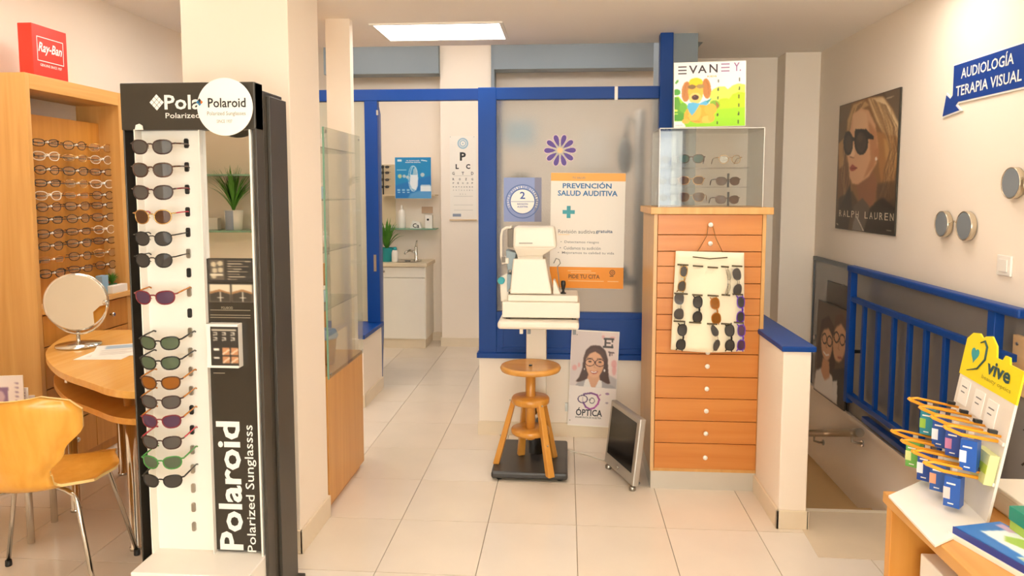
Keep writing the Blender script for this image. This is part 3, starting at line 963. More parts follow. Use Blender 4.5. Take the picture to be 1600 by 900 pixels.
# red box on the cabinet
q0, q1 = at(53, 118, 0, CX - .03), at(107, 125, 0, CX - .03)
rbx = CX - .03
y0_, y1_ = q0.y + .0, q1.y
zt2 = at(52, 36, 0, rbx).z
rt = thing('red_box', 'red glossy promotional box standing on top of the wooden cabinet', 'box', (rbx - .06, (y0_ + y1_) / 2, zt))
part('carton', B(rbx - .075, rbx, y0_, y1_, zt, zt2), REDM, rt, bevel=.003)
TRB = plane((rbx, (y0_ + y1_) / 2, (zt + zt2) / 2), (0, 1, 0), (0, 0, 1))
b = MB(); w_ = y1_ - y0_; h_ = zt2 - zt
text(b, 'Ray-Ban', TRB, 0.0, .015, w_ * .66, h_ * .24, .022, shear=.25)
text(b, 'GENUINE SINCE 1937', TRB, 0, -h_ * .26, w_ * .62, h_ * .05, .01)
rr = w_ * .38; hh = h_ * .22
for (xa, xb, za, zb) in ((-rr, rr, hh + .012, hh + .016), (-rr, rr, -hh + .008, -hh + .012), (-rr, -rr + .004, -hh + .01, hh + .014), (rr - .004, rr, -hh + .01, hh + .014)):
    flatpoly(b, TRB, [(xa, za), (xb, za), (xb, zb), (xa, zb)], .001)
part('lettering', b, WHITEINK, rt)

# things on the cabinet counter
t = thing('potted_plant', 'small green plant on the counter behind the round mirror', 'plant', (CX - .05, at(176, 460, 0, CX - .05).y, zcnt))
lc = t.location.copy()
part('pot', MB().lathe([(.022, 0), (.028, .05), (.024, .05), (.02, .04)], lc, 16), mat('green_pot', '#3E6E3C', .5), t)
rnd = random.Random(3)
lf = MB()


def blades(lf, c, n, h, spread, w, rnd, droop=.3):
    for i in range(n):
        a = rnd.uniform(0, 2 * math.pi); s_ = spread * rnd.uniform(.25, 1); hh = h * rnd.uniform(.6, 1)
        dx, dy = math.cos(a), math.sin(a); px_, py_ = -dy, dx
        vs = []
        for k in range(6):
            u = k / 5
            ww_ = w * (1 - u ** 2) * (0.5 + u if u < .5 else 1) + .0006
            x = c[0] + dx * s_ * u ** 1.4; y = c[1] + dy * s_ * u ** 1.4; z = c[2] + hh * (u - droop * u ** 3 * s_ / spread)
            vs += [(x - px_ * ww_, y - py_ * ww_, z), (x + dx * .001, y + dy * .001, z - ww_ * .4), (x + px_ * ww_, y + py_ * ww_, z)]
        fs = []
        for k in range(5):
            o = k * 3
            fs += [(o, o + 1, o + 4, o + 3), (o + 1, o + 2, o + 5, o + 4)]
        lf.add(vs, fs, True)


blades(lf, (lc.x, lc.y, zcnt + .04), 40, .09, .05, .006, rnd)
part('foliage', lf, LEAF, t)
cpos = lambda px: at(px, 460, 0, CX - .03).y
solo('carton', B(CX - .06, CX - .02, cpos(158), cpos(168), zcnt, zcnt + .11), mat('pale_blue_card', '#8FB4CE', .5), 'narrow pale blue carton beside the small plant on the counter', 'box', bevel=.002)
solo('carton', B(CX - .03, CX + .01, cpos(166), cpos(190), zcnt, zcnt + .045), OFFW, 'low white carton lying on the counter behind the round mirror', 'box', bevel=.002)
bt = thing('bottle', 'small brown bottle with pale cap at the end of the counter', 'bottle', (CX - .09, cpos(188) + .03, zcnt))
part('body', MB().lathe([(.024, 0), (.026, .004), (.026, .07), (.018, .085)], bt.location, 16), mat('brown_bottle', '#B5713C', .3), bt)
part('cap', MB().lathe([(.018, .085), (.026, .09), (.026, .13), (.02, .133)], bt.location, 16), mat('tan_cap', '#C9A67C', .4), bt)

# ------------------------------------------------------------ oval desk
TZ = .75
out = [(-1.585, 2.60), (-1.72, 2.62), (-1.862, 2.72), (-2.06, 2.84), (-2.22, 2.98), (-2.40, 3.18), (-2.50, 3.34), (-2.58, 3.52), (-2.62, 3.66), (-2.60, 3.76), (-2.50, 3.80), (-2.2, 3.82), (-1.9, 3.80), (-1.70, 3.70), (-1.64, 3.4), (-1.63, 2.85), (-1.60, 2.70)]


def smooth_out(p, n=2):
    for _ in range(n):
        q = []
        for i in range(len(p)):
            a, b_ = Vector(p[i]), Vector(p[(i + 1) % len(p)])
            q += [tuple(a * .75 + b_ * .25), tuple(a * .25 + b_ * .75)]
        p = q
    return p


so = smooth_out(out)
desk = thing('oval_desk', 'light wood oval consulting desk with lower shelf and chrome legs', 'desk', (-2.05, 3.25, 0))
part('desktop', MB().prism(so, TZ - .028, TZ), wood('desk_top_wood', '#DDA04C', '#E6B060', 'Y', .25), desk, bevel=.004)
cxy = Vector((-2.02, 3.25))
so2 = [tuple(cxy + (Vector(p) - cxy) * .93 + Vector((-.02, .03))) for p in so]
part('lower_shelf', MB().prism(so2, TZ - .155, TZ - .13), wood('desk_shelf_wood', '#CF8F3C', '#DA9E4C', 'Y', .3), desk, bevel=.003)
for (x, y) in ((-1.80, 2.86), (-2.30, 3.20), (-1.75, 3.55), (-2.35, 3.65)):
    part('leg', MB().lathe([(.024, 0), (.024, .012), (.020, .014), (.020, TZ - .03)], (x, y, 0), 20), CHROME, desk)
part('modesty_panel', B(-2.32, -1.74, 3.66, 3.68, .02, TZ - .16), BEECHD, desk)
# papers and mirror on the desk
for k, (a, lb_) in enumerate(((8, 'white printed leaflet lying on the oval desk, left one'), (-14, 'white printed leaflet lying on the oval desk, partly under another'))):
    c = at(186 - k * 8, 548 + k * 3, 2, TZ)
    T = Matrix.Translation((c.x, c.y, TZ + .003 - k * .0015)) @ Matrix.Rotation(math.radians(a + 20), 4, 'Z')
    t = thing('leaflet', lb_, 'leaflet', (c.x, c.y, TZ), group='leaflets on the oval desk')
    bb = MB(); bb.T = T; bb.box(-.105, .105, -.148, .148, -.001, 0)
    part('sheet', bb, OFFW, t)
    p_ = Paint(100, 140, 30, 42, '#f2ede2')
    p_.poly([(20, 10), (80, 10), (80, 50), (20, 50)], '#9fb6c6')
    for j in range(6): p_.line([(14, 62 + j * 11), (84 - 8 * (j % 3), 62 + j * 11)], 3, '#aaa396')
    p_.obj('print', T, .2, .28, t)
m0 = at(123, 541, 2, TZ)
mr_ = (X(166, m0.y, 472) - X(79, m0.y, 472)) / 2
mz = Z(472, m0.y, 122)
t = thing('makeup_mirror', 'round chrome tilting table mirror standing on the oval desk', 'mirror', (m0.x, m0.y, TZ))
part('base', MB().lathe([(.098, 0), (.102, .004), (.1, .012), (.03, .018), (.012, .026)], (m0.x, m0.y, TZ), 40), CHROME, t)
part('stem', MB().lathe([(.009, .02), (.008, .06), (.012, .066), (.008, .072), (.008, mz - TZ - mr_ - .012)], (m0.x, m0.y, TZ), 14), CHROME, t)
ya_ = MB().tube([(m0.x + (mr_ + .014) * math.cos(a), m0.y, mz + (mr_ + .014) * math.sin(a)) for a in [math.pi + i * math.pi / 20 for i in range(21)]], .005, 8)
for s in (-1, 1): ya_.cyl((m0.x + s * (mr_ + .004) - .008, m0.y, mz), .011, .018, 12, 'x')
part('yoke', ya_, CHROME, t)
T = Matrix.Translation((m0.x, m0.y, mz)) @ Matrix.Rotation(math.radians(22), 4, 'Z')
hd = MB(); hd.T = T; hd.lathe([(mr_ - .006, -.008), (mr_, -.004), (mr_, .004), (mr_ - .006, .008)], (0, 0, 0), 48, 'y')
part('rim', hd, CHROME, t)
hd = MB(); hd.T = T; hd.lathe([(mr_ - .009, -.0105), (mr_ - .006, -.0095), (mr_ - .006, -.0085)], (0, 0, 0), 48, 'y')
part('mirror_glass', hd, MIRROR, t)


# ------------------------------------------------------------ shell chairs
def interp(tab, v):
    for (a, wa), (b_, wb) in zip(tab[:-1], tab[1:]):
        if v <= b_:
            u = (v - a) / (b_ - a); u = u * u * (3 - 2 * u)
            return wa + (wb - wa) * u
    return tab[-1][1]


def shell_chair(x, y, rz, label):
    t = thing('shell_chair', label, 'chair', (x, y, 0), math.radians(rz), 'bent ply chairs at the oval desk')
    W0 = WM[t.name]
    # centre profile from the front edge of the seat to the top of the back (local: faces +y)
    prof = [(.235, .435), (.20, .45), (.12, .447), (.02, .438), (-.08, .436), (-.15, .445), (-.19, .48), (-.212, .54), (-.228, .61), (-.245, .69), (-.258, .77), (-.262, .80)]
    wid = [(0, .12), (.05, .19), (.25, .245), (.42, .21), (.52, .105), (.60, .09), (.72, .15), (.85, .222), (.93, .225), (.975, .19), (1.0, .10)]
    L = [0]
    for a, b_ in zip(prof[:-1], prof[1:]): L.append(L[-1] + math.hypot(b_[0] - a[0], b_[1] - a[1]))
    n, m = 44, 14
    top = []; bot = []
    for i in range(n + 1):
        d = L[-1] * i / n
        k = max(j for j in range(len(L)) if L[j] <= d + 1e-9); k = min(k, len(prof) - 2)
        u = (d - L[k]) / (L[k + 1] - L[k])
        py_, pz_ = prof[k][0] + (prof[k + 1][0] - prof[k][0]) * u, prof[k][1] + (prof[k + 1][1] - prof[k][1]) * u
        ty, tz = prof[k + 1][0] - prof[k][0], prof[k + 1][1] - prof[k][1]; l = math.hypot(ty, tz)
        ny, nz = tz / l, -ty / l     # towards the sitter
        w = interp(wid, i / n)
        for j in range(m + 1):
            s_ = (j / m - .5) * 2
            cup = .035 * abs(s_) ** 2 * (1 if i / n > .55 else .35)
            top.append((s_ * w, py_ + ny * (cup + .005), pz_ + nz * (cup + .005)))
            bot.append((s_ * w, py_ + ny * (cup - .005), pz_ + nz * (cup - .005)))
    fs = []; N = (n + 1) * (m + 1); e = []
    for i in range(n):
        for j in range(m):
            a = i * (m + 1) + j
            fs.append((a, a + m + 1, a + m + 2, a + 1)); fs.append((N + a, N + a + 1, N + a + m + 2, N + a + m + 1))
    def strip(ids):
        for a, b_ in zip(ids[:-1], ids[1:]): e.append((a, b_, N + b_, N + a))
    strip([i * (m + 1) for i in range(n + 1)]); strip([i * (m + 1) + m for i in range(n + 1)][::-1])
    strip([j for j in range(m + 1)][::-1]); strip([n * (m + 1) + j for j in range(m + 1)])
    b = MB(); b.T = W0
    b.add(top + bot, fs + e, [True] * len(fs) + [False] * len(e))
    b.mi = [0] * len(fs) + [1] * len(e)
    part('shell', b, [SEATW, SEATE], t)
    for sx in (-1, 1):
        for sy in (-1, 1):
            b = MB(); b.T = W0
            fx_, fy_ = sx * .24, sy * .22 + .01
            b.tube([(sx * .03, sy * .05 + .01, .425), (sx * .12, sy * .12 + .01, .424), (sx * .155, sy * .15 + .01, .415), (sx * .168, sy * .16 + .01, .39), (fx_, fy_, .02)], .0085, 10)
            lg = part('leg', b, CHROME, t)
            b = MB(); b.T = W0; b.lathe([(.012, 0), (.013, .004), (.012, .024)], (fx_, fy_, 0), 12)
            part('foot_cap', b, BLACK, lg)
    b = MB(); b.T = W0; b.lathe([(.06, 0), (.07, .003), (.07, .010), (.05, .013)], (0, .01, .418), 20)
    part('mount_plate', b, STEEL, t)
    return t


shell_chair(-1.94, 2.53, 15, 'nearest bent ply chair with chrome legs, seen from behind at the left edge')
shell_chair(-2.02, 4.18, 178, 'bent ply chair across the oval desk, its back edge showing beside the black stand')
# low side table with brochures
st_ = thing('side_table', 'low rounded light wood table tucked behind the nearest chair', 'table', (-2.42, 2.98, 0))
part('tabletop', MB().prism(smooth_out([(-2.75, 2.75), (-2.35, 2.72), (-2.17, 2.85), (-2.13, 3.02), (-2.24, 3.16), (-2.6, 3.2), (-2.8, 3.1)]), .50, .525), wood('side_table_wood', '#DFA448', '#E8B25A', 'Y', .3), st_, bevel=.003)
for (x, y) in ((-2.28, 2.88), (-2.66, 2.86), (-2.32, 3.08), (-2.66, 3.08)): part('leg', MB().cyl((x, y, 0), .014, .50, 14), CHROME, st_)
p0_ = at(-8, 650, 1, 2.93)
for k, (px_, top_, lb_) in enumerate(((6, 587, 'white and purple brochure standing in front of the others behind the chair'), (22, 606, 'white brochure with lilac spine text behind the chair, second of three'), (32, 618, 'smallest white brochure at the back of the group behind the chair'))):
    x = X(px_, 2.95 + k * .03, 620); zz_ = Z(top_, 2.95 + k * .03, px_)
    h_ = zz_ - .525; w_ = .125 if k == 0 else .08
    T = Matrix.Translation((x + .02, 2.95 + k * .03, .525 + h_ / 2)) @ Matrix.Rotation(math.radians(12), 4, 'Z') @ plane((0, 0, 0), (1, 0, 0), (0, 0, 1))
    t = board('brochure', lb_, 'brochure', T, w_, h_, .004)
    p_ = Paint(100, 120, 40, 48, '#eee6e4')
    if k == 0:
        p_.poly([(-2, 32), (52, 32), (46, 122), (-2, 122)], '#8a6f92'); p_.ell(25, 60, 14, 18, '#c9aebc', 0, 2); p_.line([(5, 96), (45, 90)], 8, '#4d3550', 2)
        p_.line([(60, 10), (60, 118)], 1.5, '#cfc2c8')
    for j in range(7): p_.line([(74, 20 + j * 13), (84, 22 + j * 13)], 4, '#9c8aa6')
    p_.obj('print', T, w_ * .98, h_ * .98, t)
# ------------------------------------------------------------ glass vitrine by the pillar
vx = -1.098
va, vb = 3.27, 3.86
vz0 = Z(592, 3.29, 512); vz1 = 1.5 + .293
vt = thing('glass_vitrine', 'narrow glass fronted display cabinet with light wood base beside the pillar', 'display cabinet', (vx - .14, (va + vb) / 2, 0))
part('base_cabinet', B(vx - .20, vx, va, vb, .03, vz0 + .015), wood('vitrine_wood', '#C68A42', '#D39A50', 'Z', .35), vt, bevel=.003)
part('plinth', B(vx - .18, vx - .02, va + .02, vb - .02, 0, .03), BEECHD, vt)
part('glass_front', B(vx, vx + .006, va + .01, vb, vz0, vz1), GLASSV, vt)
part('glass_edge', B(vx - .001, vx + .007, va + .006, va + .010, vz0, vz1), GEDGE, vt)
part('inner_panel', B(vx - .20, vx - .19, va, vb, vz0, 1.12), wood('vitrine_panel', '#C08438', '#CE9448', 'Z', .4), vt)
zsh = [.95, 1.22, 1.46, 1.70]
for z in zsh:
    part('glass_shelf', B(vx - .185, vx - .012, va + .01, vb - .01, z, z + .005), GLASS, vt)
for (y, z) in ((va + .03, vz0 + .02), (va + .03, vz1 - .02), (vb - .03, vz0 + .02), (vb - .03, vz1 - .02), (va + .03, 1.22), (vb - .03, 1.22)):
    part('glass_stud', MB().cyl((vx + .006, y, z), .007, .005, 10, 'x'), STEEL, vt)
rnd = random.Random(5)
for i, z in enumerate(zsh):
    lv = ['lowest', 'second', 'third', 'top'][i]
    specs(['rect', 'way', 'round', 'avi'][i], ['gold', 'brown', 'silver', 'black'][i], 'clear', TR(vx - .09, va + .10, z + .03, 60), 'small spectacles on the %s glass shelf of the vitrine by the pillar' % lv, group='spectacles inside the glass vitrine')
    c = (vx - .10, va + .28 + .04 * (i % 2), z + .006)
    t = thing('bottle', 'small pale bottle on the %s glass shelf of the vitrine by the pillar' % lv, 'bottle', c, group='bottles inside the glass vitrine')
    part('body', MB().lathe([(.016, 0), (.018, .004), (.018, .05), (.008, .06)], c, 14), mat('pale_bottle_%d' % (i % 2), ['#B9D2DE', '#E2DAD0'][i % 2], .3), t)
    part('cap', MB().lathe([(.009, .06), (.010, .062), (.010, .078), (.008, .08)], c, 12), WHITE, t)
t = thing('waste_basket', 'small bucket with pale blue liner behind the glass of the vitrine', 'basket', (vx - .10, va + .26, vz0 + .015))
part('bucket', MB().lathe([(.05, 0), (.062, .13), (.066, .135), (.058, .132), (.046, .01)], t.location, 24), mat('tan_bucket', '#C99A5C', .5), t)
part('liner', MB().lathe([(.066, .128), (.072, .14), (.060, .17), (.035, .175), (.03, .16)], t.location, 14), mat('blue_liner', '#9DB2CF', .6, bump=.3), t)

# ------------------------------------------------------------ washbasin room
YS = 6.87
sxl, sxr = X(597, YS, 480), X(665, YS, 480)
ztop = Z(411, YS, 630)
t = thing('sink_cabinet', 'white basin cabinet with beige worktop in the room behind the door', 'cabinet', ((sxl + sxr) / 2, 7.08, 0))
part('carcass', B(sxl - .05, sxr, YS + .02, YBK, .09, ztop - .035), WHITEM, t, bevel=.002)
part('plinth', B(sxl - .05, sxr - .01, YS + .03, YBK, 0, .09), BASEB, t)
zd = Z(434, YS, 630)
part('door', B(sxl, sxr - .003, YS, YS + .018, .10, zd - .004), WHITEM, t, bevel=.003)
dr_ = part('drawer', B(sxl, sxr - .003, YS, YS + .018, zd + .002, ztop - .04), WHITEM, t, bevel=.003)
part('knob', MB().ball((sxl + .025, YS - .012, zd + .06), .011, 10), STEEL, dr_)
WT = mat('beige_worktop', '#E5D3B4', .3)
part('worktop', B(sxl - .06, sxr + .02, YS - .02, YBK, ztop - .035, ztop), WT, t, bevel=.004)
sink = part('basin', MB().lathe([(.10, .001), (.135, .004), (.14, .008), (.13, .006), (.115, .0015)], ((sxl + sxr) / 2, YS + .20, ztop), 30), CHROME, t)
part('drain', MB().cyl(((sxl + sxr) / 2, YS + .2, ztop + .002), .03, .004, 16), BLACK, sink)
fx_, fy_ = X(650, 7.18, 390), 7.18
tp = MB().lathe([(.028, 0), (.028, .006), (.018, .012), (.017, .12), (.014, .13)], (fx_, fy_, ztop), 16)
tp.tube([(fx_, fy_, ztop + .075), (fx_ - .05, fy_ - .05, ztop + .10), (fx_ - .085, fy_ - .10, ztop + .085), (fx_ - .09, fy_ - .105, ztop + .065)], [.012, .011, .010, .009], 10)
tp.tube([(fx_, fy_, ztop + .12), (fx_ + .01, fy_ - .02, ztop + .16), (fx_ + .02, fy_ - .05, ztop + .195)], [.010, .008, .006], 8)
faucet = solo('faucet', tp, CHROME, 'chrome lever faucet rising from the beige worktop', 'faucet')
SS = mat('beige_shelf', '#D9C6A2', .35)
s1 = (Z(304, 7.15, 640), Z(357, 7.15, 640))
lx = XL + .31
for k, (z, lb_, m) in enumerate(((s1[0], 'upper thin wall shelf under the blue poster', SS), (s1[1], 'lower glass wall shelf above the basin', GEDGE))):
    solo('wall_shelf', B(X(594, 7.1, 300), X(679, 7.1, 300), 7.14, YBK, z - .012, z), m, lb_, 'shelf')
bp = at(632, 355, 1, 7.2)
bw = thing('bottle', 'tall white plastic bottle on the lower wall shelf', 'bottle', (X(628, 7.2, 340), 7.2, s1[1]))
part('body', MB().lathe([(.032, 0), (.036, .006), (.036, .15), (.03, .175), (.014, .19)], bw.location, 18), WHITE, bw)
part('cap', MB().lathe([(.014, .19), (.015, .192), (.012, .215), (.005, .23)], bw.location, 14), WHITE, bw)
t = thing('carton', 'small white carton with black figure on the lower wall shelf', 'box', (X(670, 7.2, 340), 7.2, s1[1]))
part('box', B(X(665, 7.2, 340), X(676, 7.2, 340), 7.17, 7.23, s1[1], Z(336, 7.2, 670)), WHITE, t, bevel=.002)
part('mark', MB().cyl((X(669.5, 7.2, 340), 7.166, Z(343, 7.2, 670)), .011, .004, 14, 'y'), BLACK, t)
t = thing('carton', 'low white card sign with dark letters on the lower wall shelf', 'box', (X(650, 7.2, 350), 7.2, s1[1]))
part('box', MB().prism([(X(641, 7.2, 350), s1[1]), (X(659, 7.2, 350), s1[1]), (X(656, 7.2, 350), Z(347, 7.2, 650)), (X(645, 7.2, 350), Z(345, 7.2, 650))], -.03, .02, plane((0, 7.2, 0), (1, 0, 0), (0, 0, 1))), WHITE, t)
b = MB(); ptext(b, 'Ca', 645, 349, 655, 356, 7.18, plane((0, 7.179, 0), (1, 0, 0), (0, 0, 1)), .02); part('lettering', b, INK, t)
solo('switch_plate', B(X(659, 7.29, 330), X(676, 7.29, 330), 7.286, YBK, Z(333, 7.29, 660), Z(323, 7.29, 660)), mat('tan_plate', '#C9A98A', .5), 'small tan plate on the wall between the two shelves', 'wall plate', bevel=.001)
# turquoise pot with green plant, white bottle
c = (X(604, 7.0, 390), 7.02, ztop)
t = thing('potted_plant', 'leafy green plant in a turquoise pot beside the basin', 'plant', c)
part('pot', MB().lathe([(.055, 0), (.06, .004), (.072, .13), (.076, .135), (.068, .132), (.06, .10)], c, 24), TEAL, t)
part('soil', MB().cyl((c[0], c[1], ztop + .095), .054, .01, 16), mat('soil', '#4A3420', .9), t)
lf = MB(); rnd = random.Random(9)
blades(lf, (c[0], c[1], ztop + .10), 70, .36, .17, .018, rnd, .35)
part('foliage', lf, LEAF, t)
c = (X(617, 6.98, 390), 6.98, ztop)
t = thing('bottle', 'white squeeze bottle with teal cap beside the turquoise pot', 'bottle', c)
part('body', MB().lathe([(.03, 0), (.033, .005), (.033, .09), (.022, .115)], c, 18), WHITE, t)
part('cap', MB().lathe([(.02, .115), (.022, .118), (.018, .14), (.012, .145)], c, 14), TEAL, t)
# dark framed eyeglasses strip on the wall to the left of the poster
mrx = X(596, 7.26, 330), X(617, 7.26, 330)
t = thing('wall_mirror', 'slim mirror panel on the wall left of the blue poster', 'mirror', ((mrx[0] + mrx[1]) / 2, 7.28, Z(352, 7.28, 605)))
part('panel', B(mrx[0] - .1, mrx[1], 7.285, YBK, Z(352, 7.28, 605), Z(257, 7.28, 605)), mat('pale_panel', '#D8C7A6', .25), t)
rb = MB().box(X(598, 7.27, 300), X(599.5, 7.27, 300), 7.27, 7.285, Z(304, 7.27, 600), Z(258, 7.27, 600))
part('rail', rb, BLACK, t)
for k, py in enumerate((261, 270, 281, 292)):
    specs('rect', 'black', 'dark', TR(X(601, 7.22, py), 7.22, Z(py, 7.22, 601), 0), 'dark frames on the %s peg of the far wall strip' % ['topmost', 'second', 'third', 'lowest'][k], scale=.7, group='frames on the far wall strip')

# blue poster above the basin
YP = 7.12
T = plane((X(645.5, YP, 278), YP, Z(278, YP, 645)), (1, 0, 0), (0, 0, 1))
w_, h_ = X(674, YP, 278) - X(617, YP, 278), Z(245, YP, 645) - Z(310, YP, 645)
t = board('poster', 'blue poster of a hearing aid above the basin shelves', 'poster', T, w_, h_, .006)
p_ = Paint(260, 295, 100, 114, '#0F86BE')
p_.poly([(0, 200), (260, 130), (260, 295), (0, 295)], '#1A6FB8', 12, .8); p_.poly([(110, 260), (260, 210), (260, 295), (90, 295)], '#7FB4DC', 8, .6)
p_.ell(130, 150, 26, 90, '#BFD8E6', .05, 2); p_.ell(132, 150, 20, 84, '#0F86BE', .05, 2); p_.poly([(112, 125), (165, 125), (165, 200), (150, 238), (120, 225), (106, 190)], '#E4ECF0', 2)
p_.poly([(130, 85), (150, 65), (160, 90), (162, 125), (128, 125)], '#9CC0D2', 2); p_.loop(ring(130, 152, 34, 92, 24), 4, '#CFE2EC', 1)
p_.poly([(182, 205), (258, 205), (258, 245), (182, 245)], '#E6ECEE'); p_.poly([(182, 205), (258, 205), (250, 196), (190, 196)], '#C7D6DE')
for x, y, r in ((34, 135, 15), (66, 135, 12), (90, 142, 12), (198, 125, 15)): p_.ell(x, y, r, r, '#BBCB9F' if x < 50 else '#B9C9CE', 0, 1)
for x in (26, 60, 94): p_.line([(x - 8, 235), (x + 6, 235)], 14, '#8FC3DF'); p_.line([(x - 8, 252), (x + 8, 252)], 5, '#CDE3EE')
p_.line([(14, 90), (80, 90)], 6, '#A9D2E4'); p_.line([(20, 22), (44, 22)], 14, '#D5E7EE'); p_.line([(190, 20), (230, 26)], 8, '#C9DDE6')
p_.obj('print', T, w_ * .985, h_ * .985, t)
b = MB(); text(b, 'LA TECNOLOGÍA', T, -.0, h_ * .42, w_ * .36, h_ * .028, .02); text(b, 'AUDITIVA DIGITAL', T, -.0, h_ * .375, w_ * .42, h_ * .028, .02); part('lettering', b, WHITEINK, t)

# eye chart
YE = 7.015
T = plane((X(723.5, YE, 278), YE, Z(278, YE, 723)), (1, 0, 0), (0, 0, 1))
w_, h_ = X(744, YE, 278) - X(703, YE, 278), Z(213, YE, 723) - Z(343, YE, 723)
t = board('eye_chart', 'white eye test chart with rows of black letters on the wall projection', 'eye chart', T, w_, h_, .004, mat('chart_white', '#F6EEE0', .5))
u = w_ / 41.0
cy_ = lambda py: (278 - py) * u
cxx = lambda px: (px - 723.5) * u
b = MB()
text(b, 'P', T, cxx(723.5), cy_(245), 9.5 * u, 13 * u, .04)
text(b, 'L', T, cxx(714.5), cy_(260.5), 5 * u, 7.5 * u, .04); text(b, 'C', T, cxx(731.5), cy_(260.5), 6.5 * u, 7.5 * u, .04)
for py, s_, hh in ((271, 'GTD', 4.6), (280, 'ROZG', 3.4), (286, 'PEUDF', 2.5), (292, 'FNTCHRSD', 2), (297, 'ONTDZHBL', 1.4), (303, 'EDU', 1.1)):
    for i, ch in enumerate(s_):
        x = cxx(708.5 + 29.5 * i / (len(s_) - 1)) if len(s_) > 3 or hh > 4 else cxx(719 + i * 4)
        text(b, ch, T, x, cy_(py), hh * .8 * u, hh * u, .02)
part('lettering', b, INK, t)
for py in (275, 306.5, 320, 328):
    part('rule_line', B(T.translation.x + cxx(709), T.translation.x + cxx(739), YE - .001, YE, T.translation.z + cy_(py), T.translation.z + cy_(py - .4)), mat('faint_ink', '#B5AFA5', .5), t)
cb = MB()
for r0, r1 in ((6.2, 8.4), (3.6, 5.2), (0.01, 1.2)): flatring(cb, T, cxx(723.5), cy_(225), r0 * u, r1 * u, .001)
part('radial_dial', cb, mat('pale_blue_ink', '#9DBDCC', .5), t)
part('footer_mark', B(T.translation.x + cxx(707), T.translation.x + cxx(720), YE - .0012, YE, T.translation.z + cy_(338), T.translation.z + cy_(333.5)), mat('grey_blue_ink', '#8C97A8', .5), t)
for (a, c_) in ((703.5, 1), (740.5, 1)):
    part('pin', MB().ball((T.translation.x + cxx(a + .5), YE - .003, T.translation.z + cy_(215)), .004, 8), STEEL, t)
part('bottom_bar', B(T.translation.x - w_ / 2 - .005, T.translation.x + w_ / 2 + .005, YE - .012, YE + .001, T.translation.z - h_ / 2 - .012, T.translation.z - h_ / 2), mat('tan_bar', '#D9B98E', .4), t)

# room behind the frosted window: things seen blurred
YQ = 5.6
solo('wall_picture', B(X(790, YBK - .02, 210), X(835, YBK - .02, 210), YBK - .02, YBK, Z(226, YBK, 815), Z(190, YBK, 815)), mat('pale_blue_picture', '#A8CCDC', .5), 'blurred pale blue picture on the wall behind the frosted window', 'picture')
solo('wall_cabinet', B(X(905, YBK - .3, 210), X(955, YBK - .3, 210), YBK - .12, YBK, Z(265, YBK, 930), Z(205, YBK, 930)), WHITE, 'pale wall cabinet blurred behind the frosted window, above the orange poster', 'cabinet', bevel=.003)
t = thing('potted_plant', 'dark plant blurred behind the frosted window above the blue sticker', 'plant', (X(812, 5.9, 300), 5.9, 1.35))
part('pot', MB().lathe([(.06, 0), (.08, .14), (.07, .13)], t.location, 18), WHITE, t)
lf = MB(); blades(lf, (t.location.x, t.location.y, 1.47), 60, .26, .17, .016, random.Random(2), .4); part('foliage', lf, mat('dark_leaf', '#3A4228', .6), t)
t2 = thing('shelf_unit', 'white shelf column behind the frosted window carrying the dark plant', 'shelf', (X(812, 5.9, 300), 5.95, 0))
for k, z in enumerate((.45, .9, 1.325)): part('shelf_board', B(t.location.x - .18, t.location.x + .18, 5.78, 6.1, z, z + .025), WHITEM, t2)
for s_ in (-1, 1): part('side_board', B(t.location.x + s_ * .18 - .01, t.location.x + s_ * .18 + .01, 5.78, 6.1, 0, 1.32), WHITEM, t2)
xi = X(985, 5.2, 300)
t = thing('instrument_stand', 'tall grey instrument column blurred behind the right of the frosted window', 'instrument', (xi, 5.2, 0))
part('base', B(xi - .25, xi + .12, 5.0, 5.4, 0, .06), GREYM, t, bevel=.01)
part('column', MB().cyl((xi + .06, 5.2, .06), .035, 2.0, 18), SILVER, t)
part('arm', MB().tube([(xi + .06, 5.2, 1.95), (xi - .02, 5.2, 2.02), (xi - .04, 5.2, 1.85)], .02, 10), SILVER, t)
part('head', MB().ball((xi - .04, 5.2, 1.75), (.05, .05, .13), 14), GREYM, t)
part('tray', B(xi - .28, xi + .04, 5.05, 5.35, .86, .90), GREYM, t, bevel=.008)
part('tray_box', B(xi - .22, xi - .02, 5.1, 5.3, .90, .98), mat('dark_blue_grey', '#4A5660', .4), t, bevel=.01)

# ------------------------------------------------------------ stickers and posters on the frosted window
YG = YW + .015
T = plane((X(875, YG, 235), YG - .0008, Z(235, YG, 875)), (1, 0, 0), (0, 0, 1))
fl_ = thing('flower_sticker', 'purple ten petal flower sticker on the frosted window', 'sticker', T.translation)
R_ = (X(900, YG, 235) - X(850, YG, 235)) / 2
bg = MB()
for i in range(10):
    a = math.pi / 2 + .32 + i * 2 * math.pi / 10
    def pet(sc, r0):
        o = []
        for q in [(0, 0), (.22, .10), (.42, .15), (.58, .155), (.70, .10), (.745, 0), (.70, -.10), (.58, -.155), (.42, -.15), (.22, -.10)]:
            x, y = (q[0] + r0) * R_, q[1] * R_ * sc
            o.append((x * math.cos(a) - y * math.sin(a), x * math.sin(a) + y * math.cos(a)))
        return o
    part('petal', MB().prism(pet(1.0, .25), 0, .0012, T), PURPLE, fl_)
    bg.prism(pet(1.28, .28), -.0006, .0002, T)
part('centre', MB().prism(ring(0, 0, R_ * .17, n=18), 0, .0014, T), mat('flower_centre', '#F3C58C', .5), fl_)
part('outline', bg, mat('pink_outline', '#E9CFD0', .5), fl_)['kind'] = 'stuff'

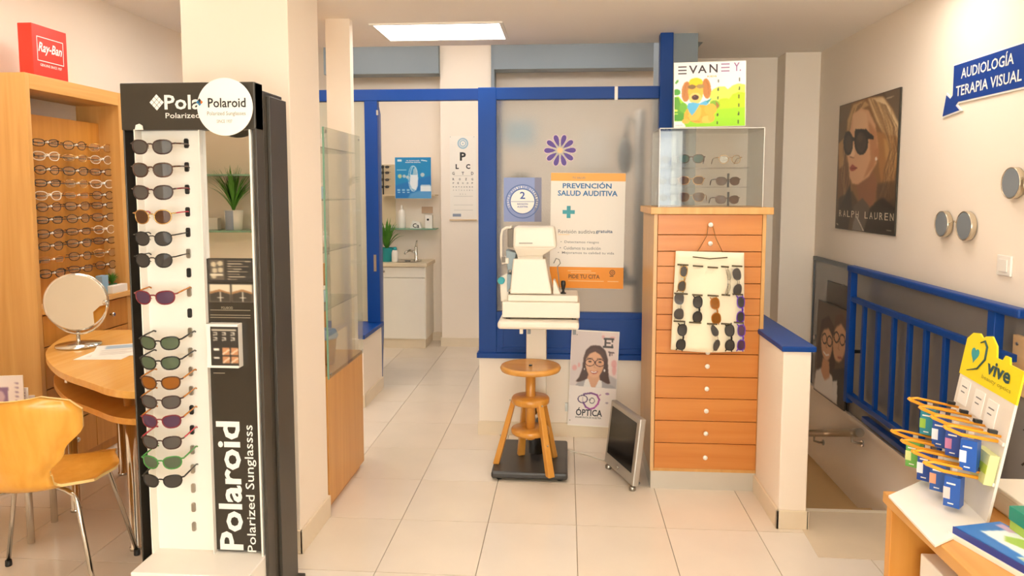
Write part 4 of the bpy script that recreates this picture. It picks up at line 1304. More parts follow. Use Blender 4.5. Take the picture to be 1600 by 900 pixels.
# blue square sticker with a round seal
T = plane((X(816.5, YG, 312), YG - .0012, Z(312, YG, 816)), (1, 0, 0), (0, 0, 1))
w_ = X(846, YG, 312) - X(787, YG, 312); h_ = Z(278, YG, 816) - Z(347, YG, 816)
t = board('seal_sticker', 'blue square sticker with a round white seal on the frosted window', 'sticker', T, w_, h_, .0015, mat('lilac_blue', '#8C9CCB', .5))
part('side_band', MB().prism([(w_ * .32, -h_ / 2), (w_ / 2, -h_ / 2), (w_ / 2, h_ / 2), (w_ * .32, h_ / 2)], 0, .0006, T), mat('lilac_grey', '#81829A', .5), t)
b = MB(); r = w_ * .45; cx_, cy2 = -.0, -h_ * .04
flatring(b, T, cx_, cy2, r * .95, r, .0012); flatring(b, T, cx_, cy2, r * .70, r * .76, .0012)
part('seal_ring', b, mat('seal_blue', '#4F6AA6', .5), t, kind='stuff')
part('seal_face', MB().prism(ring(cx_, cy2, r * .70, n=32), .0004, .0009, T), WHITEINK, t)
b = MB()
word = 'CENTRO AUDITIVO ACREDITADO'
for i, ch in enumerate(word):
    if ch == ' ': continue
    a = math.pi * (1.12 - 1.24 * i / (len(word) - 1))
    TT = T @ Matrix.Translation((cx_ + math.cos(a) * r * .85, cy2 + math.sin(a) * r * .85, 0)) @ Matrix.Rotation(a - math.pi / 2, 4, 'Z')
    text(b, ch, TT, 0, 0, r * .07, r * .12, .02)
part('lettering', b, WHITEINK, t)
b = MB(); text(b, '2', T, cx_, cy2 + r * .36, r * .3, r * .42, .02); text(b, 'REVISIÓN', T, cx_, cy2 - r * .14, r * .62, r * .11, .02); text(b, 'AUDITIVA', T, cx_, cy2 - r * .31, r * .62, r * .11, .02)
flatpoly(b, T, [(cx_ - r * .68, cy2 - .002), (cx_ + r * .68, cy2 - .002), (cx_ + r * .68, cy2 + .0005), (cx_ - r * .68, cy2 + .0005)], .0013)
part('lettering', b, NAVYINK, t)

# orange and white poster
YO = YW - .004
cpx, cpy = 917.5, 361
T = plane((X(cpx, YO, cpy), YO, Z(cpy, YO, cpx)), (1, 0, 0), (0, 0, 1))
w_ = X(975.5, YO, 361) - X(859.5, YO, 361); h_ = Z(270.5, YO, 917) - Z(451, YO, 917)
T = T @ Matrix.Rotation(math.radians(-.6), 4, 'Z')
t = board('poster', 'white and orange hearing prevention poster taped to the frosted window', 'poster', T, w_, h_, .003)
k = w_ / 116.0
gx_ = lambda px: (px - cpx) * k
gy_ = lambda py: (cpy - py) * k
OR1 = mat('orange_light_ink', '#F7B255', .5); OR2 = mat('orange_ink', '#F1961C', .5)
rect = lambda x0, x1, y0, y1: [(gx_(x0), gy_(y1)), (gx_(x1), gy_(y1)), (gx_(x1), gy_(y0)), (gx_(x0), gy_(y0))]
part('top_band', MB().prism(rect(859.5, 975.5, 270.5, 283), 0, .0006, T), OR1, t)
part('bottom_band', MB().prism(rect(859.5, 975.5, 418, 451.5), 0, .0006, T), OR2, t)
b = MB()
text(b, 'PREVENCIÓN', T, gx_(916), gy_(289.5), 76 * k, 10 * k, .022); text(b, 'SALUD AUDITIVA', T, gx_(917), gy_(302), 93 * k, 8.5 * k, .022)
part('lettering', b, BLUEINK, t)
b = MB()
for (x0, x1, y0, y1) in ((885, 891, 322, 341), (878.5, 897.5, 328.5, 334.5)): flatpoly(b, T, rect(x0, x1, y0, y1), .0012)
part('cross', MB().prism([(gx_(a), gy_(c_)) for a, c_ in ((885, 322), (891, 322), (891, 328.5), (897.5, 328.5), (897.5, 334.5), (891, 334.5), (891, 341), (885, 341), (885, 334.5), (878.5, 334.5), (878.5, 328.5), (885, 328.5))], 0, .001, T), TEAL, t)
G2 = mat('poster_grey_ink', '#8B8A86', .5)
b = MB()
text(b, 'Revisión auditiva', T, gx_(901), gy_(362), 58 * k, 6 * k, .004); text(b, '•  Detectamos riesgos', T, gx_(906), gy_(379), 60 * k, 5 * k, .004)
text(b, '•  Cuidamos tu audición', T, gx_(907), gy_(388), 64 * k, 5 * k, .004); text(b, '•  Mejoramos tu calidad tu vida', T, gx_(916), gy_(396), 88 * k, 5 * k, .004); text(b, 'TU SALUD', T, gx_(903), gy_(278), 20 * k, 3 * k, .01)
part('lettering', b, G2, t)
b = MB(); text(b, 'gratuita', T, gx_(944), gy_(362), 26 * k, 6.5 * k, .02); part('lettering', b, mat('dark_blue_grey_ink', '#5B6E86', .5), t)
b = MB(); text(b, 'PIDE TU CITA', T, gx_(914), gy_(433), 49 * k, 6.5 * k, .018)
part('lettering', b, mat('brown_ink', '#6A4210', .5), t)
b = MB()
for (x0, x1, y) in ((888, 925, 424), (893, 932, 427), (889, 945, 440), (951, 968, 440), (872, 890, 367)): b.prism(rect(x0, x1, y - .4, y + .4), 0, .001, T)
part('rule_line', b, mat('pale_orange_ink', '#F9D59A', .5), t, kind='stuff')
b = MB(); flatring(b, T, gx_(958), gy_(426), 3.2 * k, 4.4 * k, .0011, 24); flatring(b, T, gx_(958), gy_(426), 1.0 * k, 2.0 * k, .0011, 16); flatpoly(b, T, rect(954, 960, 431, 432.4), .0011)
part('ear_emblem', b, mat('brown_ink', '#6A4210', .5), t, kind='stuff')
# ------------------------------------------------------------ eye test table with the refractor
by0, by1 = 3.70, 4.22
bx0, bx1 = X(767, by0, 750), X(887, by0, 750)
xc = (X(823, 3.98, 540) + X(853, 3.98, 540)) / 2
IV = mat('ivory_plastic', '#E6DDCC', .35, noise=.01)
yt = 3.98
t = thing('instrument_table', 'white motorised instrument table on a flat black base plate by the window', 'table', (xc, yt, 0))
part('base_plate', B(bx0, bx1, by0, by1, .012, .05), mat('black_base_metal', '#3A3836', .35), t, bevel=.012)
for sx in (bx0 + .04, bx1 - .04):
    for sy in (by0 + .04, by1 - .04): part('foot', MB().cyl((sx, sy, 0), .016, .014, 12), BLACK, t)
part('lower_column', MB().lathe([(.042, .05), (.042, .40), (.04, .405)], (xc, yt + .03, 0), 24), CHROME, t)
part('column', B(xc - .055, xc + .055, yt - .01, yt + .09, .34, .82), IV, t, bevel=.006)
ttop = Z(503, 3.76, 840)
tx0, tx1 = X(777, 3.76, 505), X(905, 3.76, 505)
part('tabletop', B(tx0, tx1, 3.76, 4.14, ttop - .042, ttop), IV, t, bevel=.014)
part('bracket', B(xc - .08, xc + .08, yt - .08, yt + .12, ttop - .06, ttop - .042), GREYM, t)
for px in (812, 824, 895): part('clip', B(X(px, 3.80, 520), X(px + 5, 3.80, 520), 3.79, 3.82, ttop - .07, ttop - .042), IV if px < 820 else GREYM, t)
solo('cable', MB().tube([(bx1 - .01, 4.12, .03), (bx1 + .05, 4.14, .008), (bx1 + .12, 4.10, .005), (bx1 + .2, 4.03, .005), (.28, 4.06, .005), (.33, 4.10, .005)], .004, 8), mat('pale_cable', '#CFC4B0', .5), 'thin pale cable on the floor between black base plate and monitor', 'cable')

YM = 3.85      # front of the machine
mp = lambda px, py, Y=YM: (X(px, Y, py), Z(py, Y, px))
t = thing('autorefractor', 'ivory eye examination machine with chin rest and black joystick on the white table', 'eye machine', (xc, 3.95, ttop))


def slab(px0, px1, py0, py1, ya, yb):
    (x0, z1), (x1, z0) = mp(px0, py0), mp(px1, py1)
    return B(x0, x1, ya, yb, z0, z1)


z_b0 = ttop
(x0, z1) = mp(785, 471); x1 = X(906, YM, 480)
part('base_tray', B(x0, x1, YM - .02, YM + .25, ttop + .008, z1), IV, t, bevel=.006)
for a in (x0 + .03, x1 - .03):
    for c in (YM, YM + .22): part('foot', MB().cyl((a, c, ttop), .012, .010, 10), BLACK, t)
(xa, za) = mp(793, 461); xb = X(903, YM, 470)
part('slide', B(xa, xb, YM, YM + .22, z1, za), IV, t, bevel=.006)
(p0x, p0z), (p1x, _), (q0x, q0z), (q1x, _) = mp(796, 460), mp(862, 460), mp(801, 405), mp(852, 405)
part('body', MB().hexa([(p0x, YM + .015, p0z), (p1x, YM + .015, p0z), (p1x + .008, YM + .20, p0z), (p0x - .008, YM + .20, p0z)],
                       [(q0x, YM + .035, q0z), (q1x, YM + .035, q0z), (q1x + .004, YM + .18, q0z), (q0x, YM + .18, q0z)]), IV, t, bevel=.008)
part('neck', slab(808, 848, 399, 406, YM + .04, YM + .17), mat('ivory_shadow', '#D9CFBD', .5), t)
hx = [mp(800, 356), mp(869, 390), mp(807, 401), mp(845, 401)]
x0h, z1h = mp(801, 355); x1h, zmh = mp(870, 389); xl_, zlo = mp(808, 401); xr_, _ = mp(846, 401)
hb = MB().hexa([(x0h, YM + .0, zmh), (x1h, YM + .01, zmh), (x1h, YM + .22, zmh), (x0h, YM + .22, zmh)], [(x0h + .004, YM + .01, z1h), (x1h - .012, YM + .02, z1h), (x1h - .012, YM + .21, z1h), (x0h + .004, YM + .21, z1h)])
part('head', hb, IV, t, bevel=.014)
part('head_base', MB().hexa([(xl_, YM + .03, zlo), (xr_, YM + .03, zlo), (xr_, YM + .19, zlo), (xl_, YM + .19, zlo)], [(x0h + .004, YM + .006, zmh + .004), (x1h - .01, YM + .012, zmh + .004), (x1h - .01, YM + .21, zmh + .004), (x0h + .004, YM + .21, zmh + .004)]), IV, t, bevel=.006)
b = MB().box(mp(811, 380)[0], mp(832, 380)[0], YM - .0006, YM + .01, mp(811, 381)[1], mp(811, 379)[1])
part('maker_mark', b, mat('faint_grey_ink', '#A9A196', .5), t)
part('front_cover', slab(792, 802, 358, 388, YM + .04, YM + .18), mat('dark_taupe', '#7A7165', .5), t, bevel=.006)
part('display_hood', MB().hexa([mp(792, 428)[:1] + (YM + .05,) + mp(792, 428)[1:], (mp(799, 428)[0], YM + .05, mp(799, 428)[1]), (mp(799, 428)[0], YM + .16, mp(799, 428)[1]), (mp(792, 428)[0], YM + .16, mp(792, 428)[1])],
                               [(mp(789, 392)[0], YM + .05, mp(789, 392)[1]), (mp(806, 396)[0], YM + .05, mp(806, 396)[1]), (mp(806, 396)[0], YM + .16, mp(806, 396)[1]), (mp(789, 392)[0], YM + .16, mp(789, 392)[1])]), mat('grey_blue_plastic', '#8D9DA3', .4), t, bevel=.004)
part('lower_panel', slab(791, 798, 430, 458, YM + .05, YM + .15), mat('grey_blue_plastic', '#8D9DA3', .4), t, bevel=.003)
for py in (425, 455): part('screw_knob', MB().ball((mp(796, py)[0], YM + .04, mp(796, py)[1]), .009, 10), STEEL, t)
# head rest frame on the patient's side
hr = MB()
pts = [mp(785, 414), mp(782, 400), mp(782, 370), mp(784, 360), mp(790, 356), mp(796, 356)]
for yy in (YM + .04,):
    hr.tube([(p[0], yy, p[1]) for p in pts], .0065, 8)
hr.tube([(pts[-1][0], YM + .04, pts[-1][1]), (pts[-1][0], YM + .2, pts[-1][1])], .0065, 8)
part('head_rest', hr, IV, t)
part('chin_rest', slab(783, 794, 404, 413, YM + .03, YM + .16), IV, t, bevel=.004)
part('chin_pad', slab(783, 789, 402, 411, YM + .022, YM + .032), mat('dark_taupe', '#7A7165', .5), t)
kx, kz = mp(782, 440)
part('side_arm', MB().hexa([(mp(781, 474)[0], YM + .06, z1 - .01), (mp(795, 474)[0], YM + .06, z1 - .01), (mp(795, 474)[0], YM + .14, z1 - .01), (mp(781, 474)[0], YM + .14, z1 - .01)],
                           [(mp(779, 436)[0], YM + .06, mp(779, 436)[1]), (mp(792, 428)[0], YM + .06, mp(792, 428)[1]), (mp(792, 428)[0], YM + .14, mp(792, 428)[1]), (mp(779, 436)[0], YM + .14, mp(779, 436)[1])]), IV, t, bevel=.005)
part('side_knob', MB().lathe([(.016, -.03), (.019, -.027), (.019, 0)], (kx, YM + .06, kz), 18, 'y'), TEAL, t)
jx, jz = mp(880, 452)
jb = MB().lathe([(.016, 0), (.016, .004), (.008, .008), (.006, .02), (.009, .026), (.013, .05), (.012, .066), (.006, .070)], (jx, YM + .08, za), 16)
part('joystick', jb, BLACK, t)
part('joystick_hood', MB().hexa([(mp(864, 460)[0], YM + .05, za), (mp(876, 460)[0], YM + .05, za), (mp(876, 460)[0], YM + .13, za), (mp(864, 460)[0], YM + .13, za)],
                                [(mp(864, 440)[0], YM + .05, mp(864, 440)[1]), (mp(867, 440)[0], YM + .05, mp(867, 440)[1]), (mp(867, 440)[0], YM + .13, mp(867, 440)[1]), (mp(864, 440)[0], YM + .13, mp(864, 440)[1])]), IV, t, bevel=.003)
solo('charging_cable', MB().tube([(mp(864, 418)[0], YM + .235, mp(864, 418)[1]), (mp(868, 411)[0], YM + .235, mp(868, 410)[1]), (mp(873, 412)[0], YM + .235, mp(873, 412)[1]), (mp(875, 418)[0], YM + .235, mp(875, 418)[1]), (mp(870, 424)[0], YM + .235, mp(870, 424)[1]), (mp(872, 440)[0], YM + .235, mp(872, 440)[1]), (mp(874, 460)[0], YM + .23, za + .002)], .003, 6), mat('grey_cable', '#8F8A80', .5), 'thin grey looped wire behind the ivory eye machine', 'cable')

# ------------------------------------------------------------ screw stool
sy_ = 3.80
sxc = X(829, sy_, 577); szt = Z(570, sy_, 829)
sr = (X(877, sy_, 577) - X(782, sy_, 577)) / 2
t = thing('screw_stool', 'round wooden screw stool standing on the black base plate', 'stool', (sxc, sy_, .05))
part('seat', MB().lathe([(.0, szt - .032), (sr - .03, szt - .034), (sr - .006, szt - .028), (sr, szt - .014), (sr - .006, szt - .002), (sr - .016, szt), (sr - .03, szt - .003), (.0001, szt - .006)], (sxc, sy_, 0), 44), wood('stool_seat_wood', '#C8893A', '#D89C4C', 'X', .25), t)
zh_ = Z(618, sy_, 829); zh2 = Z(668, sy_, 829)
part('collar', MB().lathe([(.02, -.045), (.094, -.04), (.10, -.034), (.10, -.012), (.094, -.004), (.03, 0)], (sxc, sy_, zh_), 32), STOOLW, t)
part('screw_shaft', MB().lathe([(.024, zh2 - .06), (.026, zh_), (.026, szt - .04)], (sxc, sy_, 0), 18), STOOLW, t)
part('stretcher_ring', MB().lathe([(.03, -.03), (.098, -.028), (.102, -.02), (.102, -.006), (.098, 0), (.03, 0)], (sxc, sy_, zh2), 32), STOOLW, t)
part('seat_block', B(sxc - .06, sxc + .06, sy_ - .012, sy_ + .012, szt - .046, szt - .030), STOOLW, t, bevel=.002)
part('nut', MB().cyl((sxc, sy_ - .005, szt - .004), .009, .006, 10), BLACK, t)
for (px, py) in ((782, 724), (852, 741), (872, 711), (812, 700)):
    g = at(px, py, 2, .05)
    d = Vector((g.x - sxc, g.y - sy_, 0)); d.normalize()
    foot = Vector((sxc, sy_, .05)) + d * .185
    if px == 812: foot = Vector((sxc - .06, sy_ + .16, .05))
    d2 = (foot - Vector((sxc, sy_, .05))).normalized()
    top = Vector((sxc, sy_, zh_ - .012)) + d2 * .088
    side = Vector((-d2.y, d2.x, 0)) * .019; o = d2 * .0165
    fo = Vector((foot.x, foot.y, .05))
    lg = part('leg', MB().hexa([fo - side - o, fo + side - o, fo + side + o, fo - side + o], [top - side * .8 - o, top + side * .8 - o, top + side * .8 + o * .6, top - side * .8 + o * .6]), STOOLW, t, bevel=.004)
    for u in (.42, .95):
        c = fo.lerp(top, u) + o * 1.05
        part('screw', MB().ball(c, .005, 8), STEEL, lg)

# ------------------------------------------------------------ tall drawer cabinet
cx0, cx1 = X(1018, 3.65, 600), X(1191, 3.65, 600)
cyf, cyb = 3.66, 4.16
t = thing('drawer_cabinet', 'tall narrow cabinet of thirteen orange wood drawers with white knobs', 'cabinet', ((cx0 + cx1) / 2, (cyf + cyb) / 2, 0))
zk = Z(738, cyf, 1100); zt_ = Z(335, cyf, 1100)
CBW = wood('cabinet_beech', '#CC9650', '#D8A562', 'Z')
part('plinth', B(cx0 + .004, cx1 - .004, cyf + .006, cyb, 0, zk), PLINTH, t)
part('side_panel', B(cx0, cx0 + .018, cyf + .0, cyb, zk, zt_), wood('cabinet_side', '#CBA06A', '#D4AA76', 'Z'), t, bevel=.001)
part('side_panel', B(cx1 - .018, cx1, cyf + .0, cyb, zk, zt_), CBW, t, bevel=.001)
part('back_panel', B(cx0 + .018, cx1 - .018, cyb - .01, cyb, zk, zt_), CBW, t)
part('bottom_rail', B(cx0 + .018, cx1 - .018, cyf + .004, cyb - .01, zk, zk + .016), CBW, t)
ztp = Z(324, cyf, 1100)
part('worktop', B(cx0 - .018, cx1 + .03, cyf - .016, cyb, zt_, ztp), CBW, t, bevel=.003)
bounds = [334.6, 367, 393, 416.5, 442.7, 466, 492, 516, 553, 589, 623, 658, 693, 737.0]
zb = [Z(p, cyf, 1100) for p in bounds]; zb[0] = zt_; zb[-1] = zk + .016
for i in range(13):
    d = part('drawer', B(cx0 + .020, cx1 - .020, cyf - .002, cyf + .016, zb[i + 1] + .0016, zb[i] - .0016), DRAWW, t, bevel=.0012)
    kz_ = (zb[i] + zb[i + 1]) / 2
    kb = MB(); kb.lathe([(.005, 0), (.005, -.008), (.0105, -.012), (.012, -.019), (.009, -.023), (.0, -.024)], ((cx0 + cx1) / 2, cyf - .002, kz_), 14, 'y')
    if i == 7: kb = MB(); kb.lathe([(.005, 0), (.005, -.008), (.0105, -.012), (.012, -.019), (.009, -.023), (.0, -.024)], ((cx0 + cx1) / 2, cyf - .002, zb[8] + .012), 14, 'y')
    part('knob', kb, WHITE, d)

# acrylic case with sunglasses on top
ax0, ax1 = X(1030, cyf + .02, 270), X(1193, cyf + .02, 270)
ayf, ayb = cyf + .02, cyf + .34
az1 = Z(201, ayf, 1110)
t = thing('acrylic_case', 'clear acrylic display case on top of the drawer cabinet', 'display case', ((ax0 + ax1) / 2, (ayf + ayb) / 2, ztp))
for nm, bb in (('front_panel', B(ax0, ax1, ayf, ayf + .004, ztp, az1)), ('rear_panel', B(ax0, ax1, ayb - .004, ayb, ztp, az1)), ('side_panel', B(ax0, ax0 + .004, ayf + .004, ayb - .004, ztp, az1)),
               ('side_panel', B(ax1 - .004, ax1, ayf + .004, ayb - .004, ztp, az1)), ('lid', B(ax0 - .001, ax1 + .001, ayf - .001, ayb + .001, az1, az1 + .005))):
    part(nm, bb, ACRYL, t)
eg = mat('acrylic_edge', '#E4E2DA', .2)
part('edge_line', B(ax0 - .001, ax0 + .002, ayf - .001, ayf + .002, ztp, az1), eg, t); part('edge_line', B(ax1 - .002, ax1 + .001, ayf - .001, ayf + .002, ztp, az1), eg, t)
part('edge_line', B(ax0, ax1, ayf - .001, ayf + .001, az1 + .001, az1 + .005), eg, t)
zs_ = Z(262, ayf + .1, 1100)
part('inner_shelf', B(ax0 + .02, ax1 - .05, ayf + .06, ayb - .06, zs_ - .003, zs_), ACRYL, t)
zs2 = Z(292, ayf + .1, 1100)
part('inner_shelf', B(ax0 + .02, ax1 - .05, ayf + .06, ayb - .06, zs2 - .003, zs2), ACRYL, t)
Yg = ayf + .10
for (px, py, k, fc, ln, rz, lb_) in ((1080, 248, 'way', 'tort', 'teal', -8, 'sunglasses with teal lenses at the upper left of the acrylic case'),
                                     (1141, 249, 'round', 'gold', 'clear', 4, 'thin clear spectacles at the upper right of the acrylic case'),
                                     (1080, 282, 'way', 'gold', 'brown', -6, 'brown sunglasses in the middle row left of the acrylic case'),
                                     (1138, 283, 'way', 'tort', 'brown', 2, 'brown sunglasses in the middle row right of the acrylic case'),
                                     (1080, 308, 'avi', 'gold', 'brown', -14, 'thin gold sunglasses at the lower left of the acrylic case'),
                                     (1137, 312, 'way', 'tort', 'brown', 3, 'brown sunglasses at the lower right of the acrylic case')):
    specs(k, fc, ln, TR(X(px, Yg, py), Yg, Z(py, Yg, px), rz), lb_, 'sunglasses', 'sunglasses', 'sunglasses in the acrylic case', scale=.98 if px < 1100 else .93)
for (px, py, lb_) in ((1048, 249, 'highest'), (1043, 283, 'middle'), (1044, 309, 'lowest')):
    specs('thin', 'silver', 'clear', TR(X(px, Yg + .1, py), Yg + .1, Z(py, Yg + .1, px), -20), 'thin metal spectacles at the far left of the acrylic case, %s' % lb_, 'sunglasses', 'sunglasses', 'sunglasses in the acrylic case', scale=.8)
for (px, py) in ((1138, 271), (1138, 300)):
    part('nose_stand', MB().box(X(px - 1.5, Yg + .02, py), X(px + 1.5, Yg + .02, py), Yg + .016, Yg + .024, Z(py + 22 if py < 290 else 322, Yg + .02, px), Z(py, Yg + .02, px)), BLACK, t)

# dog poster on the acrylic case
Yd = 3.80
T = plane((X(1109, Yd, 147.5), Yd, Z(147.5, Yd, 1109)), (1, 0, 0), (0, 0, 1))
w_, h_ = X(1165.5, Yd, 147) - X(1053, Yd, 147), Z(97, Yd, 1109) - Z(199, Yd, 1109)
T = T @ Matrix.Rotation(math.radians(1.0), 4, 'Z')
t = board('poster', 'square white and green poster of a cartoon dog standing on the acrylic case', 'poster', T, w_, h_, .006)
p_ = Paint(840, 770, 150, 138, '#F6EEEA')
ox, oy = -100, -55
S_ = lambda pts: [(x + ox, y + oy) for x, y in pts]
E_ = lambda x, y, a, b_, c, r=0, s=1: p_.ell(x + ox, y + oy, a, b_, c, r, s)
p_.poly(S_([(520, 830), (520, 420), (560, 380), (620, 352), (700, 350), (735, 385), (790, 340), (860, 318), (940, 335), (940, 830)]), '#D2E85A')
p_.poly(S_([(520, 830), (600, 540), (650, 495), (720, 490), (750, 500), (790, 445), (860, 420), (940, 430), (940, 830)]), '#B9D40E')
p_.poly(S_([(95, 830), (95, 465), (150, 455), (200, 520), (250, 560), (330, 620), (600, 620), (940, 605), (940, 830)]), '#9ED60F')
p_.poly(S_([(95, 830), (95, 690), (300, 740), (560, 720), (940, 730), (940, 830)]), '#98D512', 4)
p_.poly(S_([(95, 460), (150, 470), (180, 560), (230, 700), (95, 750)]), '#5C9E22'); p_.poly(S_([(95, 640), (200, 660), (220, 750), (95, 745)]), '#4C9A1E')
E_(130, 280, 28, 14, '#4E9C3C', -.9); E_(125, 405, 48, 38, '#4FA035'); E_(205, 590, 45, 60, '#6DB02C'); E_(115, 625, 25, 14, '#D8E85C'); E_(120, 665, 25, 8, '#D8E85C')
p_.poly(S_([(95, 752), (195, 752), (235, 815), (235, 830), (95, 830)]), '#F6EEEA')
E_(575, 570, 62, 58, '#7FAE2E'); p_.poly(S_([(590, 520), (635, 580), (570, 650), (540, 640), (600, 590)]), '#A56B2A')
E_(400, 670, 155, 115, '#F3A92E', 0, 1); E_(530, 620, 75, 70, '#F5B33A'); E_(260, 690, 45, 90, '#F0A52C', .2); E_(340, 650, 80, 110, '#F7B945', .2)
E_(235, 755, 45, 30, '#F5B23A'); E_(490, 740, 75, 45, '#F8BE4C'); E_(540, 720, 40, 50, '#F5B23A')
p_.line(S_([(295, 755), (400, 762)]), 5, '#B5721E'); p_.line(S_([(430, 700), (420, 760)]), 5, '#C5842A'); p_.line(S_([(260, 640), (270, 730)]), 4, '#C5842A')
E_(240, 400, 55, 122, '#C07C3C', .08); E_(482, 370, 52, 122, '#C07C3C', -.1); E_(352, 400, 90, 150, '#F6B83F'); E_(348, 480, 75, 65, '#FACB72')
E_(355, 290, 82, 52, '#F7CC0E'); p_.line(S_([(215, 460), (232, 330), (262, 300)]), 5, '#A5642C', 2); p_.line(S_([(505, 440), (500, 320), (480, 290)]), 5, '#A5642C', 2)
E_(308, 345, 48, 27, '#8A6A3C', 0, 1); E_(408, 340, 46, 26, '#A98A50', 0, 1); p_.line(S_([(350, 335), (372, 335)]), 7, '#7A5A2C')
E_(348, 472, 42, 31, '#4A2A22'); E_(340, 462, 12, 7, '#7A5A52')
p_.poly(S_([(262, 540), (320, 530), (400, 545), (470, 510), (510, 540), (480, 570), (400, 560), (345, 650), (310, 690), (280, 650), (250, 590)]), '#5EB4DA'); p_.poly(S_([(470, 520), (545, 485), (520, 520), (500, 545)]), '#3E9AA6')
for y in (285, 383, 488, 690, 785): p_.line(S_([(622 - (y - 285) * .02, y - 16), (620 - (y - 285) * .02, y + 12)]), 13, '#2E3320')
for y in (272, 375, 475, 577, 678, 778): p_.line(S_([(870 - (y - 272) * .02, y - 18), (869 - (y - 272) * .02, y + 16)]), 12, '#2E3320')
p_.obj('print', T, w_ * .985, h_ * .985, t)
k = w_ / 840.0
gx2 = lambda x: (x - 100 - 420) * k
gy2 = lambda y: (55 + 385 - y) * k
for grp, c in ((['E', 'V', 'A', 'N'], '#3B3036'), (['F', 'Y'], '#9C6C92')):
    b = MB()
    if 'V' in grp:
        for y in (112, 152, 190): flatpoly(b, T, [(gx2(150), gy2(y + 7)), (gx2(248), gy2(y + 7)), (gx2(248), gy2(y - 7)), (gx2(150), gy2(y - 7))], .0012)
        text(b, 'V', T, gx2(325), gy2(146), 100 * k, 96 * k, .016); text(b, 'A', T, gx2(432), gy2(144), 105 * k, 92 * k, .016); text(b, 'N', T, gx2(562), gy2(138), 96 * k, 98 * k, .016)
    else:
        for y in (92, 132, 172): flatpoly(b, T, [(gx2(650), gy2(y + 7)), (gx2(748), gy2(y + 7)), (gx2(748), gy2(y - 7)), (gx2(650), gy2(y - 7))], .0012)
        text(b, 'Y.', T, gx2(838), gy2(128), 84 * k, 100 * k, .016)
    part('lettering', b, mat('letter_' + c[1:], c, .5), t)
b = MB(); text(b, 'KIDS', T, gx2(545), gy2(230), 110 * k, 20 * k, .02); part('lettering', b, ORANGE, t)
b = MB(); text(b, 'evaney kids', T, gx2(160), gy2(795), 80 * k, 12 * k, .01); part('lettering', b, mat('soft_grey_ink', '#7C776E', .5), t)

# cloth banner with sunglasses hanging from a knob
Yc = cyf - .035
CLOTH = mat('cream_cloth', '#F3E6C8', .8, noise=.03, bump=.15, bscale=300)
t = thing('sunglasses_banner', 'cream cloth banner with slots hanging by a cord on the drawer cabinet', 'banner', (X(1106, Yc, 470), Yc, Z(549, Yc, 1106)))
cor = [(1056, 392), (1163, 395), (1163, 549), (1048, 546)]
nx, ny = 14, 16
vs = []; vb_ = []
for j in range(ny + 1):
    v = j / ny
    for i in range(nx + 1):
        u = i / nx
        px = (cor[0][0] * (1 - u) + cor[1][0] * u) * (1 - v) + (cor[3][0] * (1 - u) + cor[2][0] * u) * v
        py = (cor[0][1] * (1 - u) + cor[1][1] * u) * (1 - v) + (cor[3][1] * (1 - u) + cor[2][1] * u) * v + 2.5 * math.sin(u * math.pi) * v
        y = Yc + .005 * math.sin(u * 7 + v * 2) - .006 * v
        vs.append((X(px, Yc, py), y, Z(py, Yc, px))); vb_.append((X(px, Yc, py), y + .003, Z(py, Yc, px)))
fs = []; N = len(vs)
for j in range(ny):
    for i in range(nx):
        a = j * (nx + 1) + i; fs.append((a, a + nx + 1, a + nx + 2, a + 1)); fs.append((N + a, N + a + 1, N + a + nx + 2, N + a + nx + 1))
ed = [i for i in range(nx + 1)] + [j * (nx + 1) + nx for j in range(1, ny + 1)] + [ny * (nx + 1) + i for i in range(nx - 1, -1, -1)] + [j * (nx + 1) for j in range(ny - 1, 0, -1)]
for a, b_ in zip(ed, ed[1:] + ed[:1]): fs.append((a, b_, N + b_, N + a))
part('cloth', MB().add(vs + vb_, fs, True), CLOTH, t)
kz0 = (zb[0] + zb[1]) / 2; kxx = (cx0 + cx1) / 2
part('cord', MB().tube([(X(1090, Yc, 392), Yc, Z(393, Yc, 1090)), (X(1105, Yc, 370), Yc + .005, Z(368, Yc, 1105)), (kxx - .012, cyf - .018, kz0 - .01), (kxx, cyf - .018, kz0 + .014), (kxx + .012, cyf - .018, kz0 - .01), (X(1119, Yc, 370), Yc + .005, Z(372, Yc, 1119)), (X(1129, Yc, 392), Yc, Z(394, Yc, 1129))], .0018, 6), mat('cord_brown', '#8A6232', .7), t)
part('dowel', MB().tube([(X(1082, Yc, 401), Yc - .008, Z(401, Yc, 1082)), (X(1108, Yc, 402), Yc - .012, Z(404, Yc, 1108)), (X(1136, Yc, 402), Yc - .008, Z(402, Yc, 1136))], .003, 6), mat('dark_strap', '#4E4020', .6), t)
for (x0, x1, y) in ((1058, 1075, 413), (1082, 1098, 415), (1105, 1121, 417), (1126, 1138, 416), (1143, 1159, 415), (1053, 1074, 458), (1081, 1097, 460), (1105, 1122, 461), (1127, 1140, 460), (1144, 1160, 459), (1052, 1070, 501), (1076, 1095, 503), (1104, 1120, 505), (1126, 1141, 505), (1146, 1161, 503)):
    ww_ = MB().tube([(X(x0, Yc, y), Yc - .011, Z(y, Yc, x0)), (X(x1, Yc, y + 1), Yc - .011, Z(y + 1, Yc, x1))], .005, 4)
    part('slot', ww_, mat('dark_strap', '#4E4020', .6), t)
